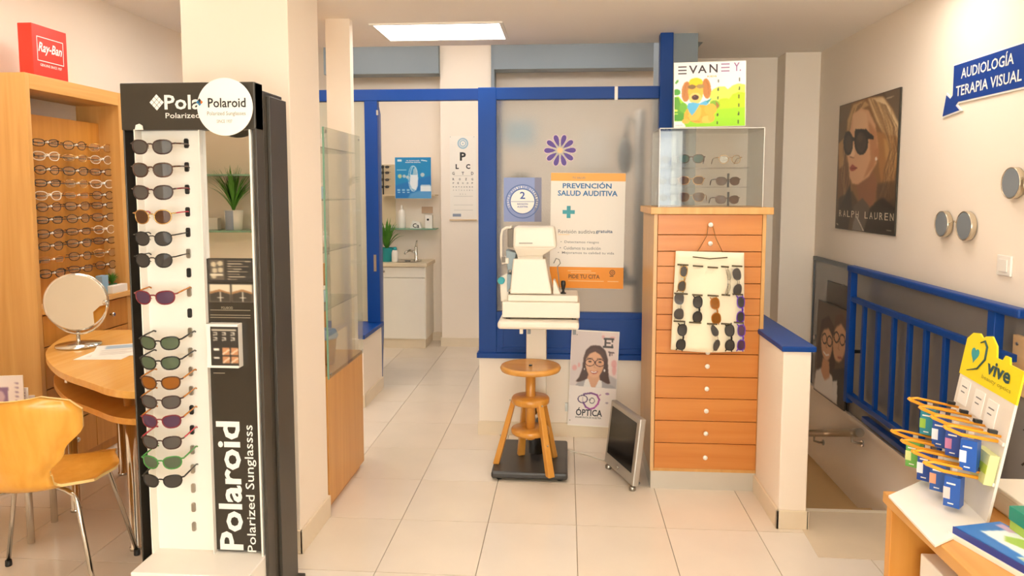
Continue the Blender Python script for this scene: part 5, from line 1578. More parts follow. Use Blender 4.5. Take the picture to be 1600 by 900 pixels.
hang = [(1066, 424, 'rect', 'gold', 'grey', 'grey lensed sunglasses in the top row of the banner, far left', 6, 452 - 418, 0),
        (1138, 440, 'thin', 'silver', 'clear', 'clear lensed spectacles in the top row of the banner, right of centre', 0, 36, 50),
        (1151, 440, 'avi', 'silver', 'grey', 'rimless grey sunglasses in the top row of the banner, far right', -4, 38, 20),
        (1060, 478, 'avi', 'silver', 'grey', 'grey sunglasses in the middle row of the banner, far left', 0, 38, 0),
        (1089, 483, 'way', 'black', 'dark', 'black sunglasses in the middle row of the banner, second from left', 0, 40, 0),
        (1117, 485, 'way', 'amber', 'amber', 'amber sunglasses in the middle row of the banner', -6, 40, 0),
        (1156, 483, 'rect', 'purple', 'dark', 'navy framed sunglasses in the middle row of the banner, far right', 0, 40, 0),
        (1064, 526, 'way', 'black', 'dark', 'black sunglasses in the bottom row of the banner, far left', 4, 40, 0),
        (1118, 527, 'avi', 'silver', 'grey', 'thin metal sunglasses in the bottom row of the banner, centre', -8, 38, 35),
        (1139, 527, 'way', 'black', 'dark', 'black sunglasses in the bottom row of the banner, second from right', -2, 40, 0),
        (1157, 527, 'rect', 'purple', 'purple', 'bright purple sunglasses in the bottom row of the banner, far right', 0, 40, 0)]
for (px, py, k, fc, ln, lb_, tilt, hgt, turn) in hang:
    if py == 424: py = 435
    M = Matrix.Translation((X(px, Yc, py), Yc - .022, Z(py, Yc, px))) @ Matrix.Rotation(math.radians(90 + tilt), 4, 'Y') @ Matrix.Rotation(math.radians(-turn), 4, 'X')
    o = specs(k, fc, ln, M, lb_, 'sunglasses', 'sunglasses', 'sunglasses hanging in the cloth banner', scale=1.02, folded=True)

# ------------------------------------------------------------ optica poster on the low wall
Yo = YW - .035
cp = [(893, 515), (967, 518), (960, 672), (887, 663)]
pc_ = Vector((X(927, Yo, 592), Yo, Z(592, Yo, 927)))
w_ = X(966, Yo, 592) - X(891.5, Yo, 592); h_ = Z(517, Yo, 930) - Z(667, Yo, 930)
T = plane(pc_, (1, 0, 0), (0, 0, 1)) @ Matrix.Rotation(math.radians(-2.2), 4, 'Z')
t = board('poster', 'poster of a smiling woman in glasses with a purple logo below on the low wall', 'poster', T, w_, h_, .004)
p_ = Paint(410, 820, 100, 200, '#EFE6DF')
o_ = lambda pts: [(x - 45, y - 30) for x, y in pts]
e_ = lambda x, y, a, b_, c, r=0, s=1, al=1: p_.ell(x - 45, y - 30, a, b_, c, r, s, al)
p_.poly(o_([(40, 20), (470, 20), (470, 515), (40, 515)]), '#DCD0CC'); p_.poly(o_([(300, 20), (470, 20), (470, 500), (380, 400)]), '#E9D6CF', 4)
p_.poly(o_([(350, 380), (470, 440), (470, 515), (340, 515)]), '#BDB6B4', 4)
for x, y, a, b_ in ((80, 350, 22, 24), (118, 325, 10, 22), (425, 300, 24, 34), (430, 355, 18, 45), (320, 70, 14, 14), (400, 75, 24, 10)): e_(x, y, a, b_, '#DE9C98', 0, 3, .8)
p_.line(o_([(330, 85), (410, 85)]), 16, '#3E3836'); p_.line(o_([(340, 85), (340, 155)]), 18, '#3E3836'); p_.line(o_([(325, 155), (408, 155)]), 16, '#3E3836'); p_.line(o_([(345, 120), (385, 120)]), 12, '#3E3836'); p_.line(o_([(402, 85), (402, 110)]), 10, '#3E3836'); p_.line(o_([(402, 135), (402, 160)]), 10, '#3E3836')
p_.line(o_([(375, 200), (420, 205)]), 12, '#6A5654'); p_.line(o_([(385, 200), (385, 232)]), 10, '#6A5654'); p_.line(o_([(405, 205), (405, 228)]), 8, '#8A6A68')
p_.poly(o_([(255, 145), (300, 150), (345, 190), (368, 260), (375, 340), (385, 420), (400, 470), (360, 490), (310, 460), (200, 460), (150, 475), (95, 470), (125, 430), (150, 350), (155, 260), (175, 190), (215, 152)]), '#4A2E22', 2)
p_.poly(o_([(90, 515), (110, 480), (170, 455), (210, 440), (300, 440), (360, 470), (420, 490), (460, 515)]), '#A9A6A8', 2)
p_.poly(o_([(205, 400), (300, 400), (310, 450), (270, 515), (225, 515), (190, 455)]), '#D9A583', 2); p_.poly(o_([(180, 450), (205, 440), (235, 515), (165, 515)]), '#E9E4DE'); p_.poly(o_([(325, 455), (300, 445), (270, 515), (330, 515)]), '#E9E4DE')
e_(256, 300, 82, 118, '#E2B08C', 0, 2); e_(256, 350, 66, 80, '#E2B08C', 0, 2); e_(300, 330, 30, 60, '#D39B78', 0, 5, .5)
p_.poly(o_([(250, 165), (330, 200), (350, 280), (330, 270), (300, 225), (255, 200), (210, 220), (180, 265), (168, 300), (165, 250), (190, 190)]), '#54362A', 2)
for x in (213, 302):
    e_(x, 290, 16, 7, '#5A3A2C', 0, 1); e_(x, 290, 6, 6, '#22160F'); p_.line(o_([(x - 24, 262), (x + 22, 260)]), 6, '#4E3226')
    p_.loop([(q[0] - 45, q[1] - 30) for q in ring(x, 298, 41, 31, 18)], 7, '#4A1F1C', 0)
p_.line(o_([(252, 290), (264, 290)]), 7, '#4A1F1C'); p_.line(o_([(170, 285), (160, 280)]), 7, '#4A1F1C')
p_.line(o_([(258, 300), (252, 338), (268, 342)]), 5, '#C08B68', 2); p_.poly(o_([(215, 368), (250, 376), (292, 368), (275, 392), (250, 398), (230, 390)]), '#B0524A', 1); p_.poly(o_([(222, 372), (250, 378), (286, 372), (270, 384), (250, 388), (234, 384)]), '#F5ECE6', 0)
e_(345, 362, 7, 13, '#F2EEEA'); e_(168, 358, 5, 10, '#E8E0DA')
p_.poly(o_([(35, 505), (460, 520), (455, 860), (35, 850)]), '#EFE6DF', 0)
PU = '#8A2F7E'
arc = [(170, 578), (240, 565), (290, 580), (312, 620), (300, 660), (270, 695), (230, 708), (195, 690), (170, 650)]
for k2, (a, b_) in enumerate(zip(arc[:-1], arc[1:])): p_.line(o_([a, b_]), 13, ['#5A2E6E', '#6C2F78', '#8A2F7E', '#A23A94', '#B547A2', '#A63E9A', '#8A3A8E', '#6A357E'][k2])
p_.loop([(q[0] - 45, q[1] - 30) for q in ring(165, 622, 42, 33, 20)], 9, '#4E3A66', 0); p_.loop([(q[0] - 45, q[1] - 30) for q in ring(248, 632, 22, 24, 16)], 7, '#3E4650', 0)
p_.line(o_([(165, 600), (165, 645)]), 4, '#9A90A0'); p_.line(o_([(222, 632), (235, 622)]), 6, '#3E4650'); p_.line(o_([(310, 583), (322, 576)]), 6, PU)
e_(380, 565, 18, 9, '#9C7AA0', 0, 1); e_(380, 645, 14, 8, '#B0A2AE', 0, 1)
p_.obj('print', T, w_ * .975, h_ * .975, t)
k = w_ / 425.0
g1 = lambda x: (x - 45 - 205) * k
g2 = lambda y: (30 + 410 - y) * k
b = MB(); text(b, 'ÓPTICA', T, g1(226), g2(745), 236 * k, 76 * k, .022); part('lettering', b, mat('dark_slate_ink', '#2E3238', .5), t)
b = MB(); text(b, 'ENAMÓRATE DE NUESTRA', T, g1(222), g2(795), 232 * k, 20 * k, .02); part('lettering', b, mat('soft_grey_ink', '#7C776E', .5), t)
for (x, y) in ((58, 830), (60, 45), (88, 45)): part('pin', MB().ball(T @ Vector((g1(x), g2(y), .001)), .004, 8), STEEL, t)
solo('wall_socket', B(X(883, YW, 635), X(887, YW, 635), YW - .008, YW, Z(642, YW, 885), Z(629, YW, 885)), STEEL, 'small metal socket on the low wall left of the woman poster', 'socket')

# ------------------------------------------------------------ monitor on the floor
A_ = at(944, 722, 2, .025); B_ = at(988, 764, 2, .02)
ud = Vector((B_.x - A_.x, B_.y - A_.y, 0)); W_ = ud.length; ud.normalize()
back = Vector((-ud.y, ud.x, 0))
if back.x < 0: back = -back
upv = (Vector((0, 0, 1)) + back * .11).normalized()
H_ = .345
ctr = Vector((A_.x, A_.y, .03)) + ud * W_ / 2 + upv * H_ / 2
T = plane(ctr, ud, upv)
t = thing('monitor', 'silver flat monitor with dark screen leaning on the floor beside the drawer cabinet', 'monitor', (ctr.x - .03, ctr.y, 0))
def tb(x0, x1, y0, y1, z0, z1):
    b = MB(); b.T = T; return b.box(x0, x1, y0, y1, z0, z1)
part('housing', tb(-W_ / 2, W_ / 2, -H_ / 2, H_ / 2, -.035, 0), SILVER, t, bevel=.007)
part('screen', tb(-W_ / 2 + .028, W_ / 2 - .03, -H_ / 2 + .06, H_ / 2 - .028, -.001, .0015), SCREEN, t)
b = MB(); b.T = T; b.lathe([(.010, 0), (.010, .003), (.006, .004)], (-.01, -H_ / 2 + .03, 0), 16); part('power_button', b, CHROME, t)
b = MB(); flatring(b, T, -.01, -H_ / 2 + .03, .009, .012, .0008, 20); part('button_ring', b, BLACK, t)
part('rear_bulge', tb(-W_ / 2 + .06, W_ / 2 - .06, -H_ / 2 + .03, H_ / 2 - .08, -.045, -.035), GREYM, t, bevel=.004)
hz = MB()
e0 = T @ Vector((0, -.10, -.035)); e1 = Vector((e0.x + back.x * .02, e0.y + back.y * .02, .01))
part('stand_arm', MB().tube([e0, e1], [.012, .014], 10), SILVER, t)
hz = MB(); hz.T = Matrix.Translation((e1.x + .0, e1.y, 0)) @ Matrix.Rotation(math.atan2(ud.y, ud.x), 4, 'Z'); hz.box(-.10, .10, -.022, .022, 0, .012)
part('stand_foot', hz, GREYM, t, bevel=.004)
for s_ in (-1, 1):
    c = T @ Vector((s_ * (W_ / 2 - .03), -H_ / 2 - .008, -.015))
    part('corner_foot', MB().lathe([(.016, 0), (.018, .004), (.018, .018), (.014, .022)], (c.x, c.y, 0), 16), STEEL, t)

# ------------------------------------------------------------ right wall
wx = XR


def wallT(px, py, lift=.0):
    p = at(px, py, 0, wx - lift)
    return plane((wx - lift, p.y, p.z), (0, -1, 0), (0, 0, 1))


# large fashion poster
pa, pb_, pd = at(1315, 165, 0, wx), at(1411, 135, 0, wx), at(1312, 357, 0, wx)
w_ = pa.y - pb_.y; h_ = 2.022 - 1.277
T = plane((wx - .011, (pa.y + pb_.y) / 2, (2.022 + 1.277) / 2), (0, -1, 0), (0, 0, 1))
t = board('poster', 'large brown portrait poster of a blonde woman in black sunglasses on the right wall', 'poster', T, w_, h_, .008, DARK)
p_ = Paint(1, 1, 110, 210, '#5A4330', quad=[(60, 133), (410, 12), (385, 860), (38, 808)])
P = p_.poly; E2 = p_.ell; Ln = p_.line
P([(40, 120), (200, 80), (100, 500), (30, 820)], '#6E5840', 4); P([(330, 20), (420, 5), (400, 300), (370, 200)], '#6A5844', 4)
P([(140, 110), (240, 65), (330, 60), (380, 140), (400, 230), (395, 420), (385, 640), (330, 700), (240, 720), (120, 700), (60, 640), (55, 400), (110, 250)], '#8A5F34', 4)
P([(150, 115), (220, 85), (250, 110), (200, 140), (160, 200), (130, 280), (110, 300), (115, 200)], '#C29A68', 3)
P([(240, 75), (320, 60), (370, 130), (405, 215), (400, 300), (340, 290), (290, 200)], '#D9B98A', 4); P([(255, 90), (300, 95), (345, 190), (400, 240), (400, 210), (330, 70)], '#EAD2A6', 4, .8)
P([(290, 260), (400, 290), (398, 460), (380, 560), (340, 640), (310, 500), (300, 380)], '#A8743E', 4); P([(330, 300), (375, 300), (390, 420), (360, 520), (340, 400)], '#CC9E60', 4, .7)
P([(50, 340), (95, 300), (85, 380), (100, 470), (60, 480)], '#B98D58', 3); P([(60, 480), (120, 430), (130, 560), (90, 690), (50, 640)], '#7A5230', 4)
for a in range(9): Ln([(270 + a * 12, 90 + a * 4), (320 + a * 8, 220 + a * 10), (370 + a * 2, 330 + a * 30)], 3, '#F0DDB4' if a % 2 else '#8A6234', 1, .55)
for a in range(6): Ln([(120 + a * 5, 480), (95 + a * 10, 600), (80 + a * 14, 700)], 3, '#A97B48' if a % 2 else '#50341C', 1, .6)
_r = random.Random(8)
for a in range(46):
    q = _r.random(); x0_ = 250 + 90 * q
    Ln([(x0_, 70 + 40 * q), (x0_ + 45 + 20 * _r.random(), 200 + 40 * q), (345 + 50 * _r.random() * q + 20, 330 + 60 * _r.random()), (330 + 60 * _r.random(), 480), (300 + 80 * _r.random(), 640)], 2.5 + 2 * _r.random(), ['#6E4826', '#E0BE88', '#8A5C30', '#C49458', '#5A3A20'][a % 5], 1, .45)
for a in range(22):
    q = _r.random()
    Ln([(225 - 70 * q, 85 + 50 * q), (150 - 30 * q, 200 + 60 * q), (118 - 30 * q, 330 + 60 * q), (110 - 40 * _r.random(), 520), (130 - 60 * _r.random(), 680)], 3, ['#6E4826', '#D9B47C', '#8A5C30', '#54361E'][a % 4], 1, .45)
P([(60, 640), (150, 600), (200, 690), (120, 760), (50, 740)], '#3A2A1C', 6, .7); P([(290, 560), (390, 540), (385, 720), (300, 700)], '#4A3220', 8, .7)
P([(135, 560), (150, 690), (120, 850), (40, 810), (60, 700), (100, 640)], '#33271C', 4); P([(240, 700), (330, 640), (390, 700), (385, 860), (220, 840)], '#2B2119', 4)
P([(175, 545), (270, 470), (300, 560), (280, 680), (235, 720), (190, 640)], '#8F5C3A', 3); P([(160, 690), (215, 640), (260, 700), (222, 840), (150, 820)], '#5B4A3C', 3)
P([(150, 165), (200, 130), (245, 140), (285, 220), (300, 330), (295, 440), (250, 520), (185, 565), (150, 560), (130, 520), (125, 455), (112, 400), (120, 300)], '#D9A67C', 3)
P([(245, 200), (290, 260), (300, 380), (280, 460), (215, 540), (260, 420)], '#B5784C', 5, .75); P([(150, 170), (200, 140), (235, 160), (240, 240), (150, 260)], '#E3B88E', 4, .8)
P([(145, 340), (160, 345), (165, 395), (150, 415), (132, 405)], '#EAC29A', 2); Ln([(134, 408), (158, 414)], 5, '#8A5234', 1); P([(133, 468), (150, 450), (182, 470), (170, 480), (150, 490), (136, 484)], '#A54A3C', 1); Ln([(135, 472), (180, 471)], 3, '#6A2820', 0)
P([(280, 370), (305, 350), (305, 420), (285, 430)], '#B87C50', 2); E2(291, 416, 6, 11, '#F2E6DA', 0, 1)
P([(225, 245), (275, 288), (275, 306), (240, 302)], '#17100C', 1); E2(120, 332, 32, 68, '#1A120E', 0, 1); E2(203, 322, 42, 74, '#1A120E', 0, 1); P([(95, 268), (160, 300), (165, 250), (235, 250), (240, 300), (150, 320)], '#1A120E', 1)
E2(122, 335, 22, 52, '#3E2C22', 0, 3); E2(202, 322, 32, 58, '#40302A', 0, 3); E2(196, 300, 16, 24, '#5E463A', 0, 3, .6)
P([(160, 780), (175, 745), (200, 800), (215, 838), (150, 825)], '#7A7268', 2); Ln([(178, 745), (222, 832)], 6, '#D9CDBD', 1)
Ln([(345, 72), (380, 58)], 6, '#B9A78C', 1); Ln([(48, 785), (55, 792)], 6, '#CFC2AE'); Ln([(352, 832), (372, 834)], 6, '#CFC2AE')
p_.obj('print', T, w_ * .985, h_ * .99, t)
b = MB(); b2 = MB()
lt = 'RALPH LAUREN'
for i, ch in enumerate(lt):
    if ch == ' ': continue
    x = -w_ * .40 + w_ * .86 * i / (len(lt) - 1)
    text(b, ch, T, x, -h_ * .372, w_ * .052, h_ * .05, .0)
    if ch in 'RALPHUEN':
        flatpoly(b, T, [(x - w_ * .024, -h_ * .398), (x - w_ * .006, -h_ * .398), (x - w_ * .006, -h_ * .395), (x - w_ * .024, -h_ * .395)], .0011)
part('lettering', b, mat('pale_gold_ink', '#D9CBB2', .5), t)

# arrow sign
za0 = at(1492, 103, 0, wx)
T = plane((wx - .006, 0, 0), (0, -1, 0), (0, 0, 1))
wp = lambda px, py: (-at(px, py, 0, wx - .006).y, at(px, py, 0, wx - .006).z)
xe, ze0, ze1 = -2.30, wp(1600, 67)[1], wp(1600, 134)[1]
zu, zw = wp(1492, 103)[1], wp(1499, 159)[1]
pts = [wp(1492, 103), (-2.36, zu), (-2.36, zw), wp(1498, 159), wp(1494, 165), wp(1500, 172), wp(1474, 182), wp(1480, 149), wp(1486, 155), wp(1490, 149)]
t = thing('arrow_sign', 'blue wall sign with white lettering ending in an arrow pointing down left', 'sign', (wx - .006, 2.8, zw - .05))
part('sign_board', MB().prism(pts, 0, .004, T), mat('royal_blue_vinyl', '#123F93', .35), t)
cm = Vector((sum(p[0] for p in pts) / len(pts), sum(p[1] for p in pts) / len(pts)))
o2 = [(p[0] + (.009 if p[0] > cm.x - .1 and False else 0), p[1]) for p in pts]


def offset(pts, d):
    n = len(pts); area = sum(pts[i][0] * pts[(i + 1) % n][1] - pts[(i + 1) % n][0] * pts[i][1] for i in range(n)); s = 1 if area > 0 else -1
    r = []
    for i in range(n):
        a, b_, c = Vector(pts[i - 1]), Vector(pts[i]), Vector(pts[(i + 1) % n])
        n1 = Vector(((b_ - a).y, -(b_ - a).x)).normalized() * s; n2 = Vector(((c - b_).y, -(c - b_).x)).normalized() * s
        m = (n1 + n2); l = max(.35, m.length / 2); m = m.normalized() * (d / l)
        r.append(tuple(b_ + m))
    return r


part('white_border', MB().prism(offset(pts, .007), -.004, .002, T), WHITEINK, t)
b = MB()
def wtext(b, s, px0, pyt0, pyb0, px1, bold):
    (x0, z1), (_, z0) = wp(px0, pyt0), wp(px0, pyb0); x1 = wp(px1, 100)[0]
    text(b, s, T, (x0 + x1) / 2, (z0 + z1) / 2, x1 - x0, z1 - z0, bold, lift=.0052)
wtext(b, 'AUDIOLOGÍA', 1504.5, 103, 123, 1586, .012)
wtext(b, 'TERAPIA VISUAL', 1496, 135, 151, 1600, .012)
part('lettering', b, WHITEINK, t)

# round decorative wall discs like spectacles
LD = mat('grey_mirror_lens', '#848B90', .3)
CR = mat('champagne_metal', '#D8CBB4', .2, metal=.8)


def discs(lst, name, label):
    ps = [at(px, py, 0, wx - .03) for px, py, r in lst]
    t = thing(name, label, 'wall decoration', (wx - .015, sum(p.y for p in ps) / len(ps), min(p.z for p in ps) - .06))
    for (px, py, r), p in zip(lst, ps):
        rr = abs(at(px, py - r, 0, wx - .03).z - p.z)
        b = MB(); b.lathe([(rr - .004, 0), (rr, -.003), (rr, -.024), (rr - .001, -.0255), (rr - .003, -.0255), (rr - .004, -.020)], (wx - .002, p.y, p.z), 40, 'x')
        rim = part('rim', b, CR, t)
        b = MB(); b.lathe([(rr - .0035, -.018), (rr - .0037, -.0235), (rr - .008, -.0245)], (wx - .002, p.y, p.z), 40, 'x')
        part('lens_disc', b, LD, rim)
    if len(ps) > 1:
        a, c = ps
        m = MB().tube([(wx - .02, a.y - .045, a.z + .005), (wx - .022, (a.y + c.y) / 2, (a.z + c.z) / 2 + .018), (wx - .02, c.y + .045, c.z + .005)], .003, 8)
        part('bridge', m, CR, t)
    return t


discs([(1469, 350, 20.5), (1504, 353, 23)], 'spectacle_ornament', 'pair of round grey discs joined like spectacles on the wall left of the switch')
discs([(1577, 286, 25), (1614, 284, 27)], 'spectacle_ornament', 'round grey spectacle shaped wall ornament cut by the right edge of the photo')
# light switch
p = at(1572, 415, 0, wx)
hh = abs(at(1572, 399, 0, wx).z - at(1572, 431, 0, wx).z) / 2; hw_ = abs(at(1561, 415, 0, wx).y - at(1583, 415, 0, wx).y) / 2
t = thing('light_switch', 'white square light switch on the right wall above the railing', 'light switch', (wx - .005, p.y, p.z - hh))
part('plate', B(wx - .010, wx, p.y - hw_, p.y + hw_, p.z - hh, p.z + hh), WHITE, t, bevel=.003)
part('rocker', B(wx - .014, wx - .010, p.y - hw_ * .6, p.y + hw_ * .6, p.z - hh * .62, p.z + hh * .62), WHITE, t, bevel=.002)

# dark glazed guard panel along the stair wall
g0, g1 = at(1276, 402, 0, wx).y, 2.2
DG = mat('smoked_panel', '#85807A', .22, noise=.06, spec=.6)
t = thing('guard_panel', 'long dark grey glossy panel along the stair wall behind the blue railing', 'panel', (wx - .012, (g0 + g1) / 2, .215))
part('sheet', B(wx - .014, wx - .003, g1, g0, .218, 1.06), DG, t)
part('top_trim', B(wx - .022, wx - .003, g1, g0, 1.05, 1.075), mat('dark_trim', '#5A5E63', .4), t)
part('end_trim', B(wx - .02, wx - .003, g0 - .02, g0, .218, 1.05), mat('dark_trim', '#5A5E63', .4), t)
for (px, py) in ((1300, 452), (1318, 449), (1273, 527)):
    q = at(px, py, 0, wx - .016)
    part('standoff', MB().cyl((wx - .022, q.y, q.z), .016, .01, 14, 'x'), STEEL, t)
# blue railing
rx = wx - .075
rt = thing('railing', 'blue painted metal railing with thin balusters beside the stairs', 'railing', (rx, 3.4, .28))
ry0, ry1 = at(1332, 418, 0, rx).y, 2.66
rz1 = at(1332, 418, 0, rx).z; rz0 = at(1332, 622, 0, rx).z
part('handrail', B(rx - .024, rx + .024, ry1, ry0 + .02, rz1 - .022, rz1 + .012), BLUE, rt, bevel=.008)
zmid = at(1332, 466, 0, rx).z
part('mid_rail', B(rx - .014, rx + .014, ry1 + .05, ry0, zmid - .016, zmid + .012), BLUE, rt, bevel=.003)
part('bottom_rail', B(rx - .016, rx + .016, ry1 + .05, ry0, rz0 - .01, rz0 + .022), BLUE, rt, bevel=.003)
for y in (ry0 - .01, ry1 + .17):
    part('post', B(rx - .018, rx + .018, y - .024, y + .024, rz0 - .04, rz1 - .02), BLUE, rt, bevel=.003)
balp = [1348, 1370, 1395, 1420, 1446, 1477]
for px in balp:
    y = at(px, 560, 0, rx).y
    part('baluster', B(rx - .010, rx + .010, y - .013, y + .013, rz0 + .02, zmid - .014), BLUE, rt, bevel=.002)
y = ry1 + .17
for k2 in range(2):
    part('wall_fixing', MB().tube([(rx, (ry0 - .01, y)[k2], rz0 + .25), (wx - .014, (ry0 - .01, y)[k2], rz0 + .25)], .010, 10), BLACK, rt)
zt3 = at(1350, 655, 0, wx - .03).z
ya3 = at(1350, 655, 0, wx - .03).y
solo('wall_trim_strip', B(wx - .045, wx, 2.4, ya3, zt3 - .012, zt3 + .018), BLUE, 'blue strip fixed along the stair wall under the railing', 'trim', bevel=.004)
# small handrail of the stairs
h1, h0 = at(1343, 676, 0, wx - .06), at(1262, 677, 0, wx - .06)
t = thing('stair_handrail', 'short metal tube handrail on the stair wall behind the low wall', 'handrail', (wx - .06, (h0.y + h1.y) / 2, h0.z))
d_ = (h0 - h1).normalized()
part('tube', MB().tube([h1 + d_ * .0, h0 + d_ * .05], .022, 16), mat('bronze_tube', '#B3A084', .35, metal=.6), t)
part('end_cap', MB().tube([h1 - d_ * .005, h1 + d_ * .07], .0245, 16), STEEL, t)
for u in (.12, .85):
    c = h1.lerp(h0, u)
    part('bracket', MB().tube([c + Vector((0, 0, -.02)), c + Vector((.0, 0, -.05)), c + Vector((.03, 0, -.06)), c + Vector((.056, 0, -.06))], .007, 8).cyl((wx - .006, c.y, c.z - .06), .018, .006, 14, 'x'), STEEL, t)

# two portrait boards leaning on the stair ledge
def portrait(px0, px1, pyt, pyb, lift, name, label, draw, W=100, H=240, nx=60, ny=140):
    y0, y1 = at(px0, pyt, 0, wx - lift).y, at(px1, pyt, 0, wx - lift).y
    return y0, y1


led = struct('trim_stair_ledge', B(wx - .03, wx, 2.4, g0, .19, .215), WALL)
Ya, Yb_ = at(1291, 440, 0, wx - .03).y, at(1330, 440, 0, wx - .03).y
zA = at(1291, 438, 0, wx - .03).z
T = plane((wx - .024, (Ya + Yb_) / 2 + .0, (zA + .22) / 2), (0, -1, 0), (0, 0, 1))
t = board('portrait_board', 'dark portrait board behind the couple picture at the top of the stairs', 'picture', T, Ya - Yb_, zA - .22, .006, DARK)
p_ = Paint(100, 200, 40, 80, '#463B33'); p_.line([(60, 92), (85, 90)], 3, '#D8D0C4'); p_.poly([(60, 150), (100, 130), (100, 185), (70, 195)], '#C4552E', 2); p_.poly([(55, 100), (100, 90), (100, 130), (60, 150)], '#1E1814', 3)
p_.obj('print', T, (Ya - Yb_) * .98, (zA - .22) * .98, t)
Ya, Yb_ = at(1274, 590, 0, wx - .045).y, at(1319, 600, 0, wx - .045).y
zA = at(1291, 473, 0, wx - .045).z
T = plane((wx - .042, (Ya + Yb_) / 2, (zA + .22) / 2), (.03, -1, 0), (0.02, 0, 1))
t = board('portrait_board', 'portrait print of a smiling couple in glasses leaning at the top of the stairs', 'picture', T, Ya - Yb_, zA - .22, .006, DARK)
p_ = Paint(100, 150, 70, 105, '#5A4638')
p_.poly([(15, 30), (38, 18), (60, 35), (66, 90), (58, 125), (10, 125), (5, 80)], '#3A2418', 2)
p_.poly([(0, 150), (5, 118), (28, 105), (60, 110), (72, 150)], '#E9E2DA', 2); p_.poly([(26, 90), (48, 90), (52, 115), (36, 125), (22, 112)], '#C9936C', 2)
p_.ell(36, 62, 19, 30, '#D2A07A', 0, 2); p_.poly([(16, 55), (22, 30), (38, 24), (54, 32), (56, 50), (40, 38), (24, 44)], '#432A1C', 2)
for x in (28, 45): p_.loop(ring(x, 58, 8, 8, 14), 2.4, '#1A1310', 0)
p_.line([(28, 80), (36, 83), (45, 80)], 2.5, '#F4ECE4', 0); p_.line([(36, 60), (35, 70), (38, 71)], 1.5, '#A9744E', 0)
p_.ell(76, 50, 20, 34, '#CF9C74', .15, 2); p_.poly([(56, 40), (60, 14), (80, 6), (98, 18), (98, 34), (78, 22), (64, 30)], '#5A3B28', 2)
for x in (66, 84): p_.loop(ring(x, 46, 8, 8, 14), 2.4, '#1A1310', 0)
p_.line([(74, 76), (86, 74)], 3, '#9A4A3C', 1); p_.line([(75, 52), (73, 62), (77, 64)], 1.5, '#A9744E', 0)
p_.poly([(60, 100), (100, 85), (100, 150), (70, 150)], '#2E2A28', 2); p_.poly([(62, 118), (76, 112), (80, 150), (66, 150)], '#E8E4DE', 1)
p_.obj('print', T, (Ya - Yb_) * .98, (zA - .22) * .98, t)
# ------------------------------------------------------------ wooden counter at the lower right
cA = at(1388, 783, 2, .75)
kx0, kx1 = .80, 1.60
ky0, ky1 = .55, 1.86
CW = wood('counter_wood', '#D09248', '#DCA45A', 'Y', .33)
t = thing('counter', 'light wood open counter with a lower shelf at the bottom right corner', 'counter', ((kx0 + kx1) / 2, 1.2, 0))
part('worktop', B(kx0, kx1, ky0, ky1, .722, .75), CW, t, bevel=.002)
part('end_panel', B(kx0 + .01, kx1 - .01, ky1 - .03, ky1 - .002, 0, .722), wood('counter_side', '#D08E3C', '#DA9C4A', 'Z', .35), t, bevel=.002)
part('end_panel', B(kx0 + .01, kx1 - .01, ky0 + .002, ky0 + .03, 0, .722), MATS['counter_side'], t, bevel=.002)
part('back_panel', B(kx1 - .03, kx1 - .01, ky0 + .03, ky1 - .03, 0, .722), MATS['counter_side'], t)
part('shelf_board', B(kx0 + .02, kx1 - .03, ky0 + .03, ky1 - .03, .48, .50), MATS['counter_side'], t, bevel=.001)
solo('carton', B(kx0 + .06, kx0 + .28, 1.50, 1.78, .50, .63), OFFW, 'white carton on the lower shelf inside the wooden counter', 'box', bevel=.003)

# product stand
zt4 = .755
A4, B4, C4, D4 = at(1388, 775, 2, zt4), at(1463, 741, 2, zt4), at(1541, 817, 2, zt4), at(1461, 853, 2, zt4)
t = thing('product_stand', 'white counter stand with a yellow header card and orange hooks', 'display stand', ((A4.x + C4.x) / 2, (A4.y + C4.y) / 2, .75))
lo = lambda p, z: (p.x, p.y, z)
part('base_plate', MB().hexa([lo(D4, .751), lo(C4, .751), lo(B4, .751), lo(A4, .751)], [lo(D4, .757), lo(C4, .757), lo(B4, .757), lo(A4, .757)]), WHITE, t, bevel=.001)
# back panel: from edge B4-C4, leaning back to the right
uu = Vector((C4.x - B4.x, C4.y - B4.y, 0)); WP = uu.length; uu.normalize()
TLp = at(1501, 580, 1, B4.y)
vv = Vector((TLp.x - B4.x, 0, TLp.z - zt4)); HP = vv.length; vv.normalize()
TP = plane(Vector((B4.x, B4.y, zt4)), uu, vv)       # x along to the near side, y up, z towards the aisle (-x)
if (TP.to_3x3() @ Vector((0, 0, 1))).x > 0: raise RuntimeError('panel faces away')
def pb(x0, x1, y0, y1, z0, z1):
    b = MB(); b.T = TP; return b.box(x0, x1, y0, y1, z0, z1)
HP2 = HP + .005
part('back_panel', pb(0, WP, 0, HP2, -.006, 0), mat('stand_white', '#E9E2D6', .4), t)
hdp = [(-.004, HP - .005), (WP + .006, HP - .005), (WP + .006, HP + .072), (WP * .80, HP + .073), (WP * .77, HP + .088), (WP * .70, HP + .088), (WP * .67, HP + .074), (WP * .57, HP + .074), (WP * .53, HP + .10), (WP * .42, HP + .118), (WP * .32, HP + .112), (WP * .27, HP + .104), (WP * .2, HP + .113), (WP * .08, HP + .108), (-.004, HP + .088)]
hd_ = part('header_card', MB().prism(hdp, -.003, .001, TP), YELLOW, t, 'yellow header card with a heart')
heart = []
for i in range(26):
    a = 2 * math.pi * i / 26
    heart.append((16 * math.sin(a) ** 3, 13 * math.cos(a) - 5 * math.cos(2 * a) - 2 * math.cos(3 * a) - math.cos(4 * a)))
hs = .0013; hxc, hyc = WP * .20, HP + .058
part('heart', MB().prism([(hxc + x * hs, hyc + y * hs) for x, y in heart], .001, .0018, TP), TEAL, hd_)
hb_ = MB(); hb_.T = TP
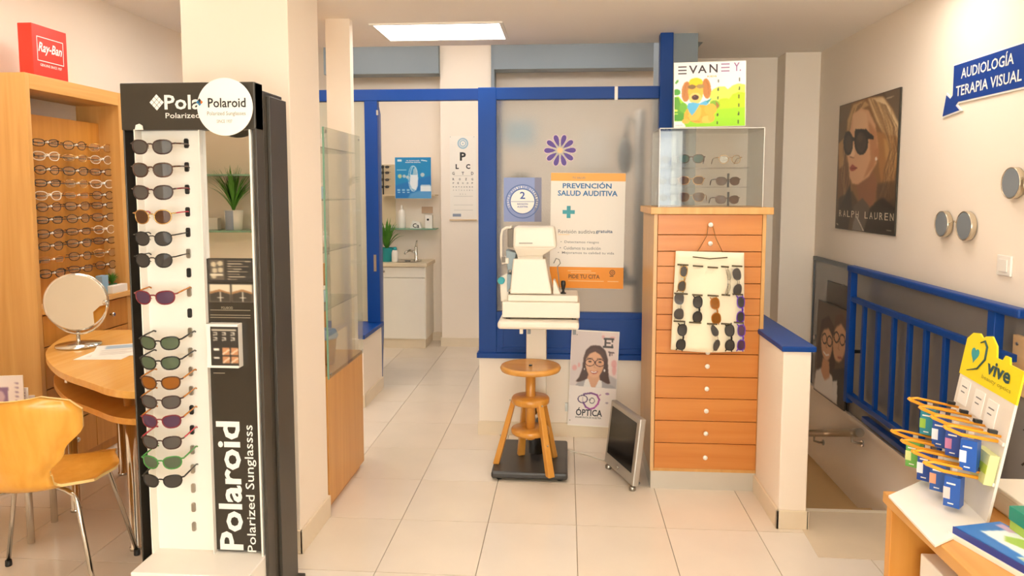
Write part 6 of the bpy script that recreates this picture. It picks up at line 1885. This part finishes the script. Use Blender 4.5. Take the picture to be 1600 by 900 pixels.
hb_.tube([(WP * .12, HP + .012, .002), (WP * .30, HP + .028, .002), (WP * .40, HP + .058, .002), (WP * .39, HP + .088, .002), (WP * .33, HP + .10, .002), (WP * .26, HP + .092, .002)], [.001, .0022, .0028, .003, .0026, .0015], 6)
part('heart_outline', hb_, mat('dark_teal', '#1C4A4E', .5), hd_)
b = MB(); text(b, 'vive', TP, WP * .66, HP + .046, WP * .40, .034, .03, lift=.0022); part('lettering', b, mat('dark_teal', '#1C4A4E', .5), hd_)
b = MB(); text(b, 'beauty optics', TP, WP * .66, HP + .016, WP * .50, .013, .0, lift=.0022); part('lettering', b, mat('olive_ink', '#A39A1E', .5), hd_)
for i, x in enumerate((.07, .36, .60)):
    lb5 = part('price_card', pb(WP * x, WP * x + .052, HP - .075 - .006 * i, HP - .012 - .006 * i, 0, .002), WHITEINK, t)
    for k in range(2): part('print_line', pb(WP * x + .012, WP * x + .040 - .008 * k, HP - .032 - .014 * k - .006 * i, HP - .029 - .014 * k - .006 * i, .002, .0026), GREYM, lb5)
# hooks and hanging cartons
cols = [('#2B8FA0', '#9BC64A'), ('#1E4FA0', '#E9EEF4'), ('#2A4A9C', '#C87FA6'), ('#1B56AE', '#DCE6F2'), ('#6FB552', '#DDE89A'), ('#1E479A', '#E9EEF4'), ('#2E5CA8', '#E8A27C'), ('#2456A8', '#DFC6C2')]
for r, (yy, ln_) in enumerate(((HP - .10, .115), (HP - .195, .135))):
    for i in range(4):
        x = WP * (.08 + .265 * i) + (.010 if r == 0 else .0)
        hk = MB(); hk.T = TP
        hk.tube([(x, yy, 0), (x, yy - .002, ln_ * .7), (x, yy + .006, ln_), (x, yy + .010, ln_ + .006)], .0042, 8)
        hk.tube([(x, yy + .012, 0), (x, yy + .014, ln_ * .88), (x, yy + .010, ln_)], .0032, 8)
        h = part('hook', hk, ORANGE, t)
        tg = MB(); tg.T = TP; tg.box(x - .005, x + .005, yy + .016, yy + .024, .01, .028)
        part('hook_clip', tg, BLACK, h)
        c1_, c2_ = cols[r * 4 + i]
        bw_, bh_, bd_ = .034, .066 + .006 * (i % 2), .034
        zc = ln_ * (.62 - .02 * i)
        bot = TP @ Vector((x, yy - .012 - bh_, zc))
        nm = ['far', 'second', 'third', 'nearest'][i]
        tt = thing('hanging_carton', 'small %s carton on the %s hook, %s row, of the product stand' % (['teal green', 'dark blue', 'violet blue', 'blue', 'green', 'navy', 'blue and peach', 'blue and pink'][r * 4 + i], nm, ['upper', 'lower'][r]), 'box', bot, 0, 'cartons hanging on the product stand')
        M = Matrix.Translation(TP @ Vector((x, yy, zc))) @ Matrix.Rotation(math.radians(-42), 4, 'Z') @ plane((0, 0, 0), (1, 0, 0), (0, 0, 1))
        q = MB(); q.T = M; q.box(-bw_ / 2, bw_ / 2, -.012 - bh_, -.012, -bd_, 0)
        part('carton_body', q, mat('carton_' + c1_[1:], c1_, .4), tt, bevel=.0008)
        q = MB(); q.T = M; q.box(-.006, .006, -.014, .004, -bd_ / 2 - .001, -bd_ / 2 + .001); part('hang_tab', q, mat('clear_tab', '#D8D4CC', .3), tt)
        q = MB(); q.T = M; q.box(-bw_ / 2 - .0006, -bw_ * .1, -.012 - bh_ * .74, -.012 - bh_ * .36, -bd_ * .9, .0006); part('colour_band', q, mat('band_' + c2_[1:], c2_, .45), tt)
        for (u_, wd_, ht_) in ((.20, .34, .05), (.86, .22, .035)):
            q = MB(); q.T = M; q.box(-bw_ * wd_, bw_ * wd_ * .6, -.012 - bh_ * (u_ + ht_), -.012 - bh_ * u_, -.001, .0012); part('print_line', q, WHITEINK, tt)
    part('row_rail', (lambda b: b.box(.004, WP - .004, yy - .004, yy + .004, 0, .004))(type('Q', (MB,), {})() if False else (lambda m: (setattr(m, 'T', TP), m)[1])(MB())), mat('stand_white', '#E9E2D6', .4), t)
q = TP @ Vector((WP * .80, HP - .21, .012))
tt = thing('hanging_carton', 'small pale yellow green carton fixed at the near side of the product stand', 'box', q, 0, 'cartons hanging on the product stand')
part('carton_body', pb(WP * .72, WP * .98, HP - .20, HP - .13, .001, .022), mat('pale_lime', '#D9DE9A', .4), tt, bevel=.001)
part('colour_band', pb(WP * .72, WP * .98, HP - .175, HP - .155, .0225, .0232), mat('lime', '#B9CB3C', .4), tt)

# white box, green box, book
gz = .75
def boxat(px0, py0, px1, py1): return at(px0, py0, 2, gz), at(px1, py1, 2, gz)
p = at(1551, 838, 2, gz)
t = thing('storage_box', 'white plastic box with lid behind the product stand on the counter', 'box', (1.13, 1.71, gz))
part('body', B(1.018, 1.25, 1.625, 1.80, gz, gz + .05), mat('box_white', '#EDE8DC', .3), t, bevel=.008)
part('lid', B(1.013, 1.255, 1.62, 1.805, gz + .05, gz + .062), mat('box_white', '#EDE8DC', .3), t, bevel=.003)
T = plane((1.10, 1.68, gz + .062), (0, -1, 0), (1, 0, 0))
part('lid_mark', MB().prism(ring(0, 0, .018, .006, 16), 0, .0008, T), GREYM, t)
t = thing('green_carton', 'teal and lime green carton beside the white box at the right edge', 'box', (1.03, 1.52, gz))
gq = MB(); gq.T = Matrix.Translation((1.016, 1.522, gz)) @ Matrix.Rotation(math.radians(3), 4, 'Z'); gq.box(-.055, .09, -.085, .085, 0, .05)
part('body', gq, mat('lime_card', '#A8C64C', .45), t, bevel=.001)
gq = MB(); gq.T = Matrix.Translation((1.016, 1.522, gz)) @ Matrix.Rotation(math.radians(3), 4, 'Z'); gq.box(-.057, .092, -.087, .087, .048, .078)
part('lid', gq, mat('teal_card', '#128A72', .45), t, bevel=.001)
gq = MB(); gq.T = Matrix.Translation((1.016, 1.522, gz)) @ Matrix.Rotation(math.radians(3), 4, 'Z'); gq.box(-.0556, -.0552, -.07, -.01, .008, .04)
part('label_patch', gq, mat('pale_green_card', '#D6E2A8', .45), t)
# book pile
b1, b2, b3 = at(1487, 842, 2, gz), at(1560, 898, 2, gz), at(1548, 822, 2, gz)
ang = math.atan2(b2.y - b1.y, b2.x - b1.x) + math.radians(11)
TB = Matrix.Translation((b1.x, b1.y, gz)) @ Matrix.Rotation(ang, 4, 'Z')
def bk(x0, x1, y0, y1, z0, z1):
    m = MB(); m.T = TB; return m.box(x0, x1, y0, y1, z0, z1)
sol = thing('book', 'white booklet lying under the blue catalogue on the counter', 'book', TB @ Vector((.1, .06, 0)))
part('pages', bk(-.012, .235, .0, .120, 0, .012), OFFW, sol, bevel=.001)
t = thing('book', 'blue and white catalogue with green map print lying on the counter', 'book', TB @ Vector((.1, .06, .012)))
BC = mat('book_blue', '#1F5FB4', .35)
part('back_cover', bk(.0, .23, .004, .122, .0125, .014), BC, t)
part('pages', bk(.004, .227, .008, .120, .014, .026), OFFW, t)
part('front_cover', bk(.0, .23, .004, .122, .026, .0275), BC, t)
part('spine', bk(-.0015, .23, .0025, .004, .0125, .0275), mat('book_navy', '#2A3F94', .35), t)
T = TB @ Matrix.Translation((.115, .063, .0276))
p_ = Paint(230, 146, 90, 60, '#2C74C2')
p_.poly([(40, 20), (160, 0), (205, 60), (150, 110), (30, 100)], '#EAF0F2', 3); p_.poly([(60, 60), (85, 30), (120, 35), (150, 60), (120, 75), (80, 85)], '#A8C85E', 2); p_.poly([(120, 60), (170, 70), (190, 100), (150, 90)], '#B9D27C', 2)
p_.poly([(165, 30), (215, 20), (222, 60), (180, 75)], '#C9DCEC', 2); p_.poly([(10, 5), (60, 5), (50, 30), (12, 30)], '#C7A6C4', 3); p_.poly([(150, 100), (200, 110), (190, 138), (140, 128)], '#D9E4DE', 2)
for k in range(4): p_.line([(150, 104 + k * 7), (185, 108 + k * 7)], 2.5, '#7FA04E')
p_.obj('cover_print', T, .228, .116, t)

# acrylic dispenser and wooden frame at the far right
t = thing('acrylic_dispenser', 'clear acrylic tray stack with dark sunglasses inside at the right edge', 'display case', (1.38, 2.02, gz))
t.location = (1.45, 2.0, .0)
WM[t.name] = Matrix.Translation(t.location)
zbase = .72
part('stand_block', B(1.34, 1.60, 1.90, 2.14, 0, zbase), WHITEM, t, bevel=.004)
for k in range(3):
    z = zbase + .10 * k
    part('tray_floor', B(1.34, 1.60, 1.90, 2.14, z, z + .004), ACRYL, t)
    part('tray_front', MB().hexa([(1.336, 1.90, z), (1.34, 1.90, z), (1.34, 2.14, z), (1.336, 2.14, z)], [(1.306, 1.90, z + .07), (1.31, 1.90, z + .07), (1.31, 2.14, z + .07), (1.306, 2.14, z + .07)]), ACRYL, t)
for y in (1.90, 2.136): part('side_sheet', B(1.34, 1.60, y, y + .004, zbase, zbase + .34), ACRYL, t)
for k in range(3):
    specs('big', 'black', 'dark', TR(1.41, 2.02, zbase + .10 * k + .034, 80), 'dark sunglasses in the %s clear tray at the right edge' % ['lowest', 'middle', 'top'][k], 'sunglasses', 'sunglasses', 'sunglasses in the acrylic trays')
q0 = at(1583, 522, 0, wx - .03); q1 = at(1600, 600, 0, wx - .03)
t = thing('wall_frame', 'light wood framed board fixed to the right wall at the photo edge', 'frame', (wx - .02, q0.y - .25, q1.z))
part('board', B(wx - .03, wx, 1.9, q0.y, q1.z - .05, q0.z), wood('frame_wood', '#D2AB78', '#DDB888', 'Y', .4), t, bevel=.002)
part('screw', MB().cyl((wx - .034, q0.y - .03, q0.z - .03), .006, .004, 10, 'x'), STEEL, t)

# shelf with a plant behind the camera, seen in the narrow stand mirror
shy = YR + .30
t = thing('potted_plant', 'green grass plant in a white pot, reflected in the black stand mirror', 'plant', (-2.53, YR + .14, 1.213))
lc = t.location.copy()
part('pot', MB().lathe([(.055, 0), (.058, .004), (.072, .15), (.066, .15), (.058, .03)], lc, 26), WHITE, t)
part('pot_band', MB().prism([(lc.x + .0735 * math.cos(a) * .98, lc.y + .0735 * math.sin(a) * .98) for a in [1.2 + i * .12 for i in range(9)]] + [(lc.x + .055 * math.cos(a), lc.y + .055 * math.sin(a)) for a in [1.2 + i * .12 for i in range(8, -1, -1)]], lc.z + .002, lc.z + .146), mat('pot_grey', '#98A2B4', .4), t)
lf = MB(); blades(lf, (lc.x, lc.y, lc.z + .13), 110, .40, .20, .007, random.Random(11), .25)
part('foliage', lf, LEAF, t)
solo('wall_shelf', B(XL + .01, -1.5, YR, YR + .28, 1.20, 1.213), GEDGE, 'green edged glass wall shelf carrying the potted grass plant', 'shelf')
solo('wall_shelf', B(XL + .01, -1.5, YR, YR + .24, 1.62, 1.632), GEDGE, 'upper glass wall shelf above the potted grass plant', 'shelf')
solo('card_box', B(-2.98 + .16, -2.66, YR + .08, YR + .14, 1.213, 1.30), OFFW, 'white card box on the glass shelf left of the potted grass plant', 'box', bevel=.002)
solo('picture_card', B(-2.36, -2.22, YR + .02, YR + .03, 1.213, 1.46), mat('sand_card', '#DCCBB0', .5), 'sand coloured display card behind the potted grass plant', 'card', bevel=.001)
